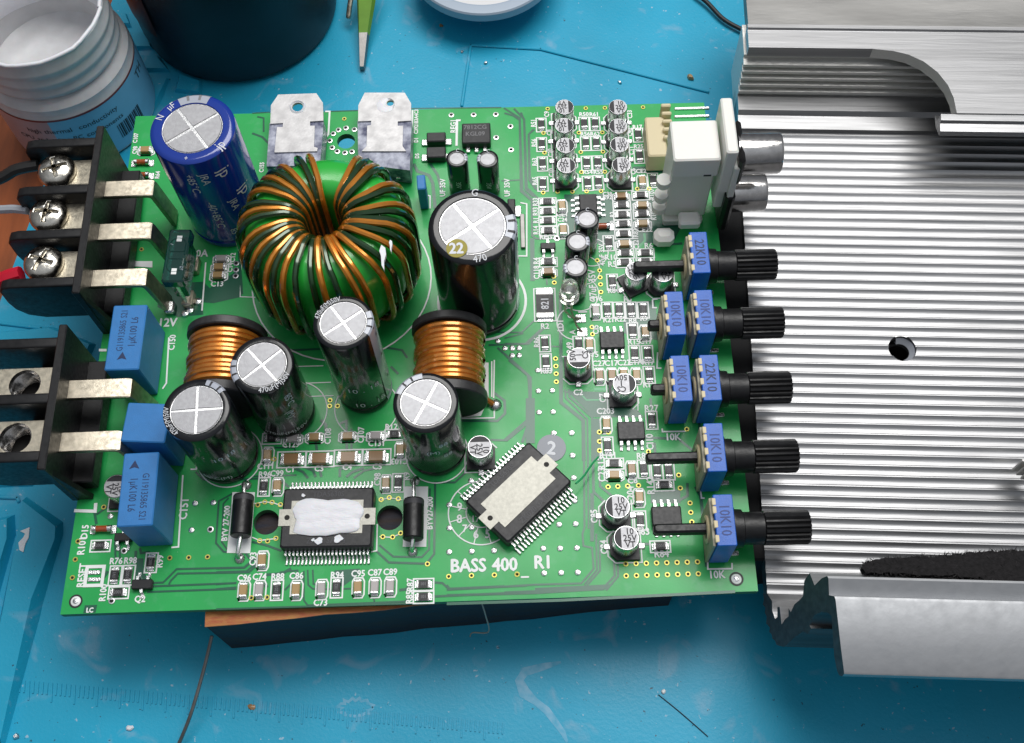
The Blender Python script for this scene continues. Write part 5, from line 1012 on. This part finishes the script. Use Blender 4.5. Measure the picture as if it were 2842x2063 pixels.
# dark container
db = at(None, 648, 238, ZM) + Vector((0, 2.4, 0)); dc = empty('dark_container', (db.x, db.y, ZM), 0, label='large dark navy round container at the top edge behind the jar', cat='container')
rd = 2.4
obj('wall', MB().lathe([(0, .02), (rd - .12, .02), (rd, .14), (rd + .05, .5), (rd + .12, 4.6), (rd + .1, 4.7), (rd, 4.7), (rd - .1, .3), (0, .3)], 'navy', 72, cap=False), dc)
obj('brown_patch', MB().lathe([(rd + .085, 1.0), (rd + .135, 4.5)], 'label_dark', 10, a0=-2.75, a1=-2.15, cap=False) if 'label_dark' in MT else MB().lathe([(rd + .10, 1.3), (rd + .14, 4.5)], mat('label_dark', (0.09, 0.012, 0.006), .4, var=.6, vs=1.5).name, 10, a0=-2.75, a1=-2.2, cap=False), dc)
# green tool
def tool():
    P0 = at(None, 1005, 190, ZM + .12); P1 = at(None, 1009, 96, ZM + .35); P2 = at(None, 1016, -10, ZM + .75); P3 = at(None, 1022, -160, ZM + 1.4)
    g = empty('pointed_tool', (P0.x, P0.y, ZM), 0, label='pointed hand tool with green shank and grey metal tip', cat='hand tool'); o = Vector((P0.x, P0.y, ZM))
    def bar(pts, ws, m, name, lab=None):
        k = MB(); vs = []
        for p, w_ in zip(pts, ws):
            q = p - o; 
            for sx_, sz2 in ((-1, -.5), (1, -.5), (.75, .5), (-.75, .5)): vs.append((q.x + sx_ * w_ / 2, q.y, q.z + sz2 * .14))
        n = 4; fs = [[i * n + j, i * n + (j + 1) % n, (i + 1) * n + (j + 1) % n, (i + 1) * n + j] for i in range(len(pts) - 1) for j in range(n)] + [[3, 2, 1, 0], [(len(pts) - 1) * n + j for j in range(n)]]
        k.add(vs, fs, m); me = k.mesh(name); bm = bmesh.new(); bm.from_mesh(me); bmesh.ops.recalc_face_normals(bm, faces=bm.faces); bm.to_mesh(me); bm.free(); obj(name, me, g)
    bar([P0, P1], [.12, .27], 'steel_dark', 'metal_tip'); bar([P1, P2, P3], [.27, .47, .64], 'green_handle', 'green_shank')
tool()
wire('metal_pin', [at(None, 967, 52, ZM + .3), at(None, 972, 10, ZM + .5), at(None, 985, -60, ZM + .8)], [.05] + [.065] * 12, 'tin', 'grey metal pin tip beside the green pointed tool', 'hand tool', 10)
# spool
sb = at(None, 1342, -122, -1.05); sp = empty('solder_spool', (sb.x, sb.y, ZM), 0, label='round white solder spool with grey rim at the top edge', cat='spool'); hs = -1.05 - ZM
obj('top_flange', MB().lathe([(0, hs - .02), (1.52, hs - .02), (1.56, hs - .0), (1.60, hs + .0), (1.80, hs - .02), (1.83, hs - .06), (1.83, hs - .26), (1.79, hs - .3), (0, hs - .3)], 'lid_grey', 72, cap=False), sp)
m = MB(); m.lathe([(0, hs - .005), (1.56, hs - .005), (1.575, hs - .02)], 'lid_white', 64, cap=False); obj('paper_disc', m, sp)
m = MB(); arctext(m, 'SOLDER WIRE', .17, 1.28, hs + .0, -1.75, 'ink_green', True); arctext(m, 'ROSIN', .15, 1.0, hs + .0, -1.6, 'mark_grey', True); m.lathe([(0, 0), (.17, 0)], 'ink_red', 20, Matrix.Translation((.42, -.98, hs + .002)), cap=False); obj('disc_print', m, sp, kind='stuff')
obj('hub', MB().lathe([(.6, 0), (.6, hs - .3)], 'lid_grey', 40, cap=False), sp); obj('lower_flange', MB().lathe([(0, .0), (.9, .0), (.9, .15), (0, .15)], 'lid_grey', 40, cap=False), sp)
# crumbs on the mat
def crumb(t, x, y, sx_, sy_, sz2, m, label, name='crumb', cat='debris'):
    p = at(t, x, y, ZM); g = MB(); n = 9; ra = [random.uniform(.65, 1.1) for _ in range(n)]
    vs = [(sx_ / 2 * ra[i] * f_ * math.cos(2 * PI * i / n), sy_ / 2 * ra[i] * f_ * math.sin(2 * PI * i / n), z_ * sz2) for f_, z_ in ((.9, 0), (1, .4), (.6, .95)) for i in range(n)] + [(0, 0, sz2)]
    g.add(vs, [[j * n + i, j * n + (i + 1) % n, (j + 1) * n + (i + 1) % n, (j + 1) * n + i] for j in range(2) for i in range(n)] + [[2 * n + i, 2 * n + (i + 1) % n, 3 * n] for i in range(n)] + [list(range(n))[::-1]], m)
    obj(name, g, None, (p.x, p.y, ZM + .001), random.uniform(0, 3), label=label, cat=cat)
crumb('C', 1462, 50, .22, .14, .1, 'ceramic_tan', 'tiny beige chip part lying loose on the mat behind the board')
crumb('C', 908, 88, .08, .16, .05, 'solder', 'bright solder flake on the mat behind the two rows of small cans')
crumb('B', 1840, 500, .10, .10, .05, 'solder', 'pale solder crumb on the mat left of the groove behind the regulator'); crumb('B', 1652, 410, .08, .09, .04, 'solder', 'pale crumb on the mat nearest the white spool shadow'); crumb('B', 1485, 205, .09, .12, .05, 'ceramic_brown', 'small brown crumb on the mat under the spool rim')
crumb('P', 1025, 1528, .15, .13, .05, 'paste', 'white paste flake at the bottom left of the mat'); crumb('P', 1975, 1360, .12, .20, .03, 'ceramic_brown', 'brown smudge crumb on the mat below the wood block'); crumb('Q', 1703, 1240, .10, .11, .05, 'silk', 'pale pink flake on the mat at the lower right'); crumb('P', 130, 1590, .12, .14, .06, 'solder', 'shiny solder bead at the bottom left corner of the mat')
mat('dry_smear', (0.22, 0.48, 0.66), .55, 0, var=.25, vs=6, col2=(0.06, 0.38, 0.58))
pp = [at('Q', x, y, ZM) for x, y in ((900, 1010), (760, 1050), (620, 1090), (580, 1150), (620, 1240), (700, 1310), (790, 1380), (850, 1460), (920, 1560), (950, 1640))]
g = MB(); L1 = []; R1 = []
for i, p in enumerate(pp):
    d = (pp[min(i + 1, 9)] - pp[max(i - 1, 0)]).normalized(); nn = Vector((-d.y, d.x, 0)); w_ = (.04, .09, .13, .15, .12, .10, .09, .07, .06, .03)[i] * random.uniform(.7, 1.3)
    L1.append(p + nn * w_ * .6); R1.append(p - nn * w_)
g.prism([(p.x, p.y) for p in L1 + R1[::-1]], ZM + .0005, ZM + .004, 'dry_smear'); obj('dried_smear', g, None, label='pale dried smear curving down the mat below the middle of the board', cat='smear')
wire('thread', [at('Q', 1665, 1262, ZM + .02), at('Q', 1800, 1370, ZM + .02), at('Q', 1940, 1490, ZM + .02), at('Q', 2055, 1592, ZM + .02)], .008, 'ink_black', 'thin dark hair lying diagonally on the mat below the board corner', 'thread', 5)
g = MB(); c_ = at('M', 1095, 1365, ZM); n = 28
for q_ in (1,): g.strip([(c_.x + (.30 + .05 * math.sin(k * 2.1)) * math.cos(2 * PI * k / n), c_.y + (.15 + .03 * math.sin(k * 3.3)) * math.sin(2 * PI * k / n)) for k in range(n + 1)], .05, ZM + .003, 'dry_smear')
obj('burn_mark', g, None, label='small scorched ring mark on the mat near the bottom edge', cat='mark')
g = MB(); q0 = [('I', 215, 1330), ('I', 240, 1320), ('I', 232, 1400), ('I', 205, 1450), ('I', 190, 1515), ('I', 160, 1500), ('I', 152, 1440), ('I', 190, 1400), ('I', 205, 1370), ('I', 165, 1350)]
g.prism([at(*p, ZM + .2)[:2] for p in q0], ZM + .22, ZM + .245, 'paste'); obj('paste_smear', g, None, label='curled smear of white paste on the raised left strip of the mat', cat='paste smear')
# ================================================================== HEATSINK CASE
ZP = -.30
O_ = at(None, 2130, 1655, ZP); Fp = at(None, 2040, 250, ZP); vy = Vector((Fp.x - O_.x, Fp.y - O_.y, 0)); LY = vy.length; vy.normalize(); vx = Vector((vy.y, -vy.x, 0)); HA = math.atan2(vx.y, vx.x)
hs_ = empty('heatsink_case', (O_.x, O_.y, ZP), HA, label='bare ribbed aluminium heatsink case lying to the right of the board', cat='heatsink')
hinv = (Matrix.Translation((O_.x, O_.y, ZP)) @ Matrix.Rotation(HA, 4, 'Z')).inverted()
def hl(t, x, y, z=0): return hinv @ at(t, x, y, ZP + z)
LX = 9.5; pitch = .0958
P2_ = .2075; nr = int(LY / P2_); prof = []
RIB = ((0, .0), (.14, .002), (.155, -.026), (.185, -.026), (.20, -.002), (.34, .0), (.48, .001), (.58, .004), (.68, .010), (.78, .019), (.88, .030), (.97, .042), (.995, .002))
for k in range(nr):
    for u, z in RIB: prof.append(((k + u) * P2_, z))
prof += [(nr * P2_, -.0)]
def extr(prof, x0, x1, m, M=None):
    n = len(prof); vs = [(x0, y, z) for y, z in prof] + [(x1, y, z) for y, z in prof]
    fs = [[i, n + i, n + (i + 1) % n, (i + 1) % n] for i in range(n)] + [list(range(n)), [n + i for i in range(n)][::-1]]
    return vs, fs
pl = MB(); vs, fs = extr(prof + [(LY, -.34), (0, -.34)], 0, LX, 'alu'); pl.add(vs, fs, 'alu'); me = pl.mesh('ribbed_plate', 25)
bm = bmesh.new(); bm.from_mesh(me); bmesh.ops.recalc_face_normals(bm, faces=bm.faces); bm.to_mesh(me); bm.free()
plate = obj('ribbed_plate', me, hs_)
hc = hl('N', 1310, 1185); cu = MB().lathe([(0, -1), (.27, -1), (.27, .3), (0, .3)], 'epoxy', 28, Matrix.Translation(hc), cap=False); co = obj('cutter', cu, hs_)
md = plate.modifiers.new('hole', 'BOOLEAN'); md.object = co; md.operation = 'DIFFERENCE'; md.solver = 'EXACT'
dg = bpy.context.evaluated_depsgraph_get(); nm3 = bpy.data.meshes.new_from_object(plate.evaluated_get(dg)); plate.modifiers.clear()
if len(nm3.polygons) > 200: nm3.name = 'ribbed_plate'; nm3.polygons.foreach_set('use_smooth', [False] * len(nm3.polygons)); plate.data = nm3
bpy.data.objects.remove(co)
obj('hole_bush', MB().lathe([(.272, -.10), (.262, -.30), (.22, -.32), (.20, -.7), (0, -.7)], 'black_plastic', 28, cap=False), hs_, (hc.x, hc.y, 0))
obj('hole_clip', MB().lathe([(.262, -.05), (.18, -.16), (.262, -.2)], 'rubber_grey', 12, a0=-1.3, a1=1.9, cap=False), hs_, (hc.x, hc.y, 0))
mat('alu_shade', (0.16, 0.165, 0.17), .6, 1, var=.2, vs=3, stretch=(.12, 3, 3), bump=.1, bs=10)  # same aluminium darkened: shade of the rail's end and underside in its colour
# near edge: curled foot, web and raised flange
def part(name, prof, x0, x1, m):
    g = MB(); vs, fs = extr(prof, x0, x1, m); g.add(vs, fs, m); me = g.mesh(name, 30); bm = bmesh.new(); bm.from_mesh(me); bmesh.ops.recalc_face_normals(bm, faces=bm.faces); bm.to_mesh(me); bm.free(); return obj(name, me, hs_)
# its sawn end is slightly slanted: x = -.176 y + .24 z in the case's own axes
def endpt(cx_, cy_):
    u, v = 2042 + cx_ * .62112, 1450 + cy_ * .62112
    o_ = hinv @ CAMC; d_ = (hinv.to_3x3() @ (RT @ Vector(((u - 1421) / F, (v - 1031.5) / F, 1))))
    f0 = o_.x + .176 * o_.y - .24 * o_.z; f1 = d_.x + .176 * d_.y - .24 * d_.z; p_ = o_ - d_ * (f0 / f1); return p_
edge = [(141, 318), (150, 334), (162, 350), (163, 395), (176, 432), (186, 424), (186, 380), (196, 378), (205, 456), (218, 436), (236, 420), (236, 384), (246, 402), (262, 366), (284, 348), (300, 330), (306, 262), (330, 226), (352, 282), (384, 250), (409, 240), (414, 250), (417, 326), (441, 331), (446, 345), (470, 560), (484, 668), (484, 678), (476, 688), (462, 684), (452, 660), (440, 600), (431, 470), (428, 420), (414, 405), (384, 400), (352, 414), (338, 438), (330, 460), (336, 474), (322, 500), (300, 488), (262, 514), (236, 538), (230, 548), (214, 556), (196, 552), (182, 548), (176, 530), (164, 520), (160, 500), (150, 490), (152, 470), (136, 452), (138, 420), (130, 405), (132, 380), (121, 368), (126, 340), (121, 318)]
E_ = [endpt(*p_) for p_ in edge]
n = len(E_); vs = [tuple(p_) for p_ in E_] + [(LX - .01, p_.y, p_.z) for p_ in E_]
g = MB(); g.add(vs, [[i, n + i, n + (i + 1) % n, (i + 1) % n] for i in range(n)] + [list(range(n)), [n + i for i in range(n)][::-1]], 'alu_shade')
me = g.mesh('near_rail', 40); me.materials.append(MT['alu_cast']); me.materials.append(MT['alu'])
for k_, f_ in enumerate(me.polygons):
    if 20 <= k_ <= 29: f_.material_index = 1
    elif k_ < 15 : f_.material_index = 2
bm = bmesh.new(); bm.from_mesh(me); bmesh.ops.recalc_face_normals(bm, faces=bm.faces); bm.to_mesh(me); bm.free(); obj('near_rail', me, hs_)
0 and print('RAIL', [tuple(round(q, 2) for q in E_[k]) for k in (0, 8, 17, 20, 24, 26, 45)])
# underside rails that carry it on the mat
for y in (-.25, LY * .5, LY - .3): part('bottom_rail', [(y, -.345), (y + .3, -.345), (y + .3, ZM - ZP + .002), (y, ZM - ZP + .002)], .6, LX - .5, 'alu_dirty')
# far side: stepped ledge, finned wall and milled flange
def wy_(t, x, y, z): return hl(t, x, y, z)
yA = hl('D', 300, 1000, .0).y; 
led = hl('D', 300, 850, .25).y
part('ledge', [(LY, -.3), (LY, .0), (led - .45, .0), (led - .45, .12), (led - .12, .14), (led - .05, .24), (led + .35, .24), (led + .38, -.3)], .0, LX, 'alu')
y0 = led + .36; wl = [(y0, -.3), (y0, .30)]; yt = hl('D', 300, 470, 1.15).y; nf = 5
for k in range(nf):
    u0 = k / nf; u1 = (k + .55) / nf; za, zb = .30 + u0 * .85, .30 + u1 * .85; yy = y0 + (yt - y0) * u0; yy2 = y0 + (yt - y0) * u1
    wl += [(yy + .10, za), (yy - .04, za + .02), (yy - .04, zb), (yy2 + .12, zb + .02)]
wl += [(yt + .1, 1.18), (yt + .9, 1.18), (yt + .9, -.3)]
part('finned_wall', wl, .0, LX, 'alu_cut')
ye = hl('D', 300, 375, 1.5).y; yr = hl('D', 300, 238, 1.5).y
part('far_lip', [(ye, 1.24), (ye, 1.50), (yr, 1.50), (yr + .03, 1.54), (yr + .12, 1.54), (yr + .12, 1.20), (yt + .3, 1.20)], .04, LX, 'alu')
part('outer_ledge', [(yr + .12, 1.42), (yr + 3.0, 1.36), (yr + 3.0, 1.1), (yr + .12, 1.1)], .08, LX, 'alu_dirty')
# inward flange left after milling, with its round cut
arc = [(1080, 400), (1240, 402), (1360, 430), (1480, 485), (1590, 570), (1670, 670), (1715, 770), (1740, 890)]
P2 = [hl('D', x, y, 1.5) for x, y in arc]; poly = [(p.x, p.y) for p in P2]; q_ = hl('D', 2268, 905, 1.5); sl = (q_.y - poly[-1][1])
poly = [(poly[0][0], ye - .002)] + poly[1:] + [(LX, poly[-1][1]), (LX, ye - .002)]
g = MB(); g.prism(poly, 1.24, 1.499, 'alu'); me = g.mesh('milled_flange', 30); me.materials.append(MT['alu_cut'])
for f in me.polygons:
    if abs(f.normal.z) < .3: f.material_index = 1
obj('milled_flange', me, hs_)
yl = poly[-3][1] if False else P2[-1].y
part('flange_step', [(yl - .001, 1.26), (yl - .001, 1.46), (yl - .12, 1.42), (yl - .14, 1.34), (yl - .30, 1.30), (yl - .33, 1.20), (yl - .05, 1.10), (yl + .2, 1.15)], P2[-1].x - .30, LX, 'alu')
# stub of the other milled corner at the right edge
p = hl('O', 2240, 930, .6); st = MB()
for k in range(5): st.box((.0 + k * .05, -.09 * k, .03 * k), (.34, .05, .5), 'alu_cut', Matrix.Translation((p.x + .15, p.y + .25, .6)), ch=.008)
obj('milled_corner', st, hs_)
# foam strip
fp = [('H', 985, 280), ('H', 1010, 225), ('H', 1200, 200), ('H', 1400, 195), ('H', 1650, 180), ('H', 1900, 150), ('H', 2268, 135), ('H', 2600, 150), ('H', 2600, 440), ('H', 2268, 408), ('H', 1900, 355), ('H', 1700, 335), ('H', 1300, 322), ('H', 1010, 318)]
P3 = []
for i in range(len(fp)):
    a, b = at(*fp[i], ZP + 1.62), at(*fp[(i + 1) % len(fp)], ZP + 1.62); k = max(1, int((b - a).length / .07))
    for j in range(k):
        q = a.lerp(b, j / k); P3.append((q.x + random.uniform(-.012, .012), q.y + random.uniform(-.02, .02)))
g = MB(); g.prism(P3, ZP + 1.55, ZP + 1.72, 'foam'); fz = MB(); fo = obj('foam_strip', g, None, label='ragged black felt strip lying along the near rail of the heatsink', cat='felt strip')

for k in range(2600):
    i = random.randrange(len(P3)); a, b = P3[i], P3[(i + 1) % len(P3)]; t = random.random(); edge = random.random() < .6
    x, y = a[0] + (b[0] - a[0]) * t, a[1] + (b[1] - a[1]) * t
    if not edge:
        j = random.randrange(len(P3)); u = random.random(); x, y = x + (P3[j][0] - x) * u, y + (P3[j][1] - y) * u
    an = random.uniform(0, 2 * PI); l = random.uniform(.03, .09); w_ = .009; z0 = ZP + random.uniform(1.56, 1.72)
    dx, dy = math.cos(an) * l, math.sin(an) * l; fz.add([(x - dy * .12, y + dx * .12, z0), (x + dy * .12, y - dx * .12, z0), (x + dx, y + dy, z0 + random.uniform(-.02, .05)), (x, y, z0 + w_)], [(0, 1, 2), (0, 2, 3), (1, 3, 2)], 'foam_hair' if random.random() < .35 else 'foam')
obj('fuzz', fz, fo, kind='stuff')
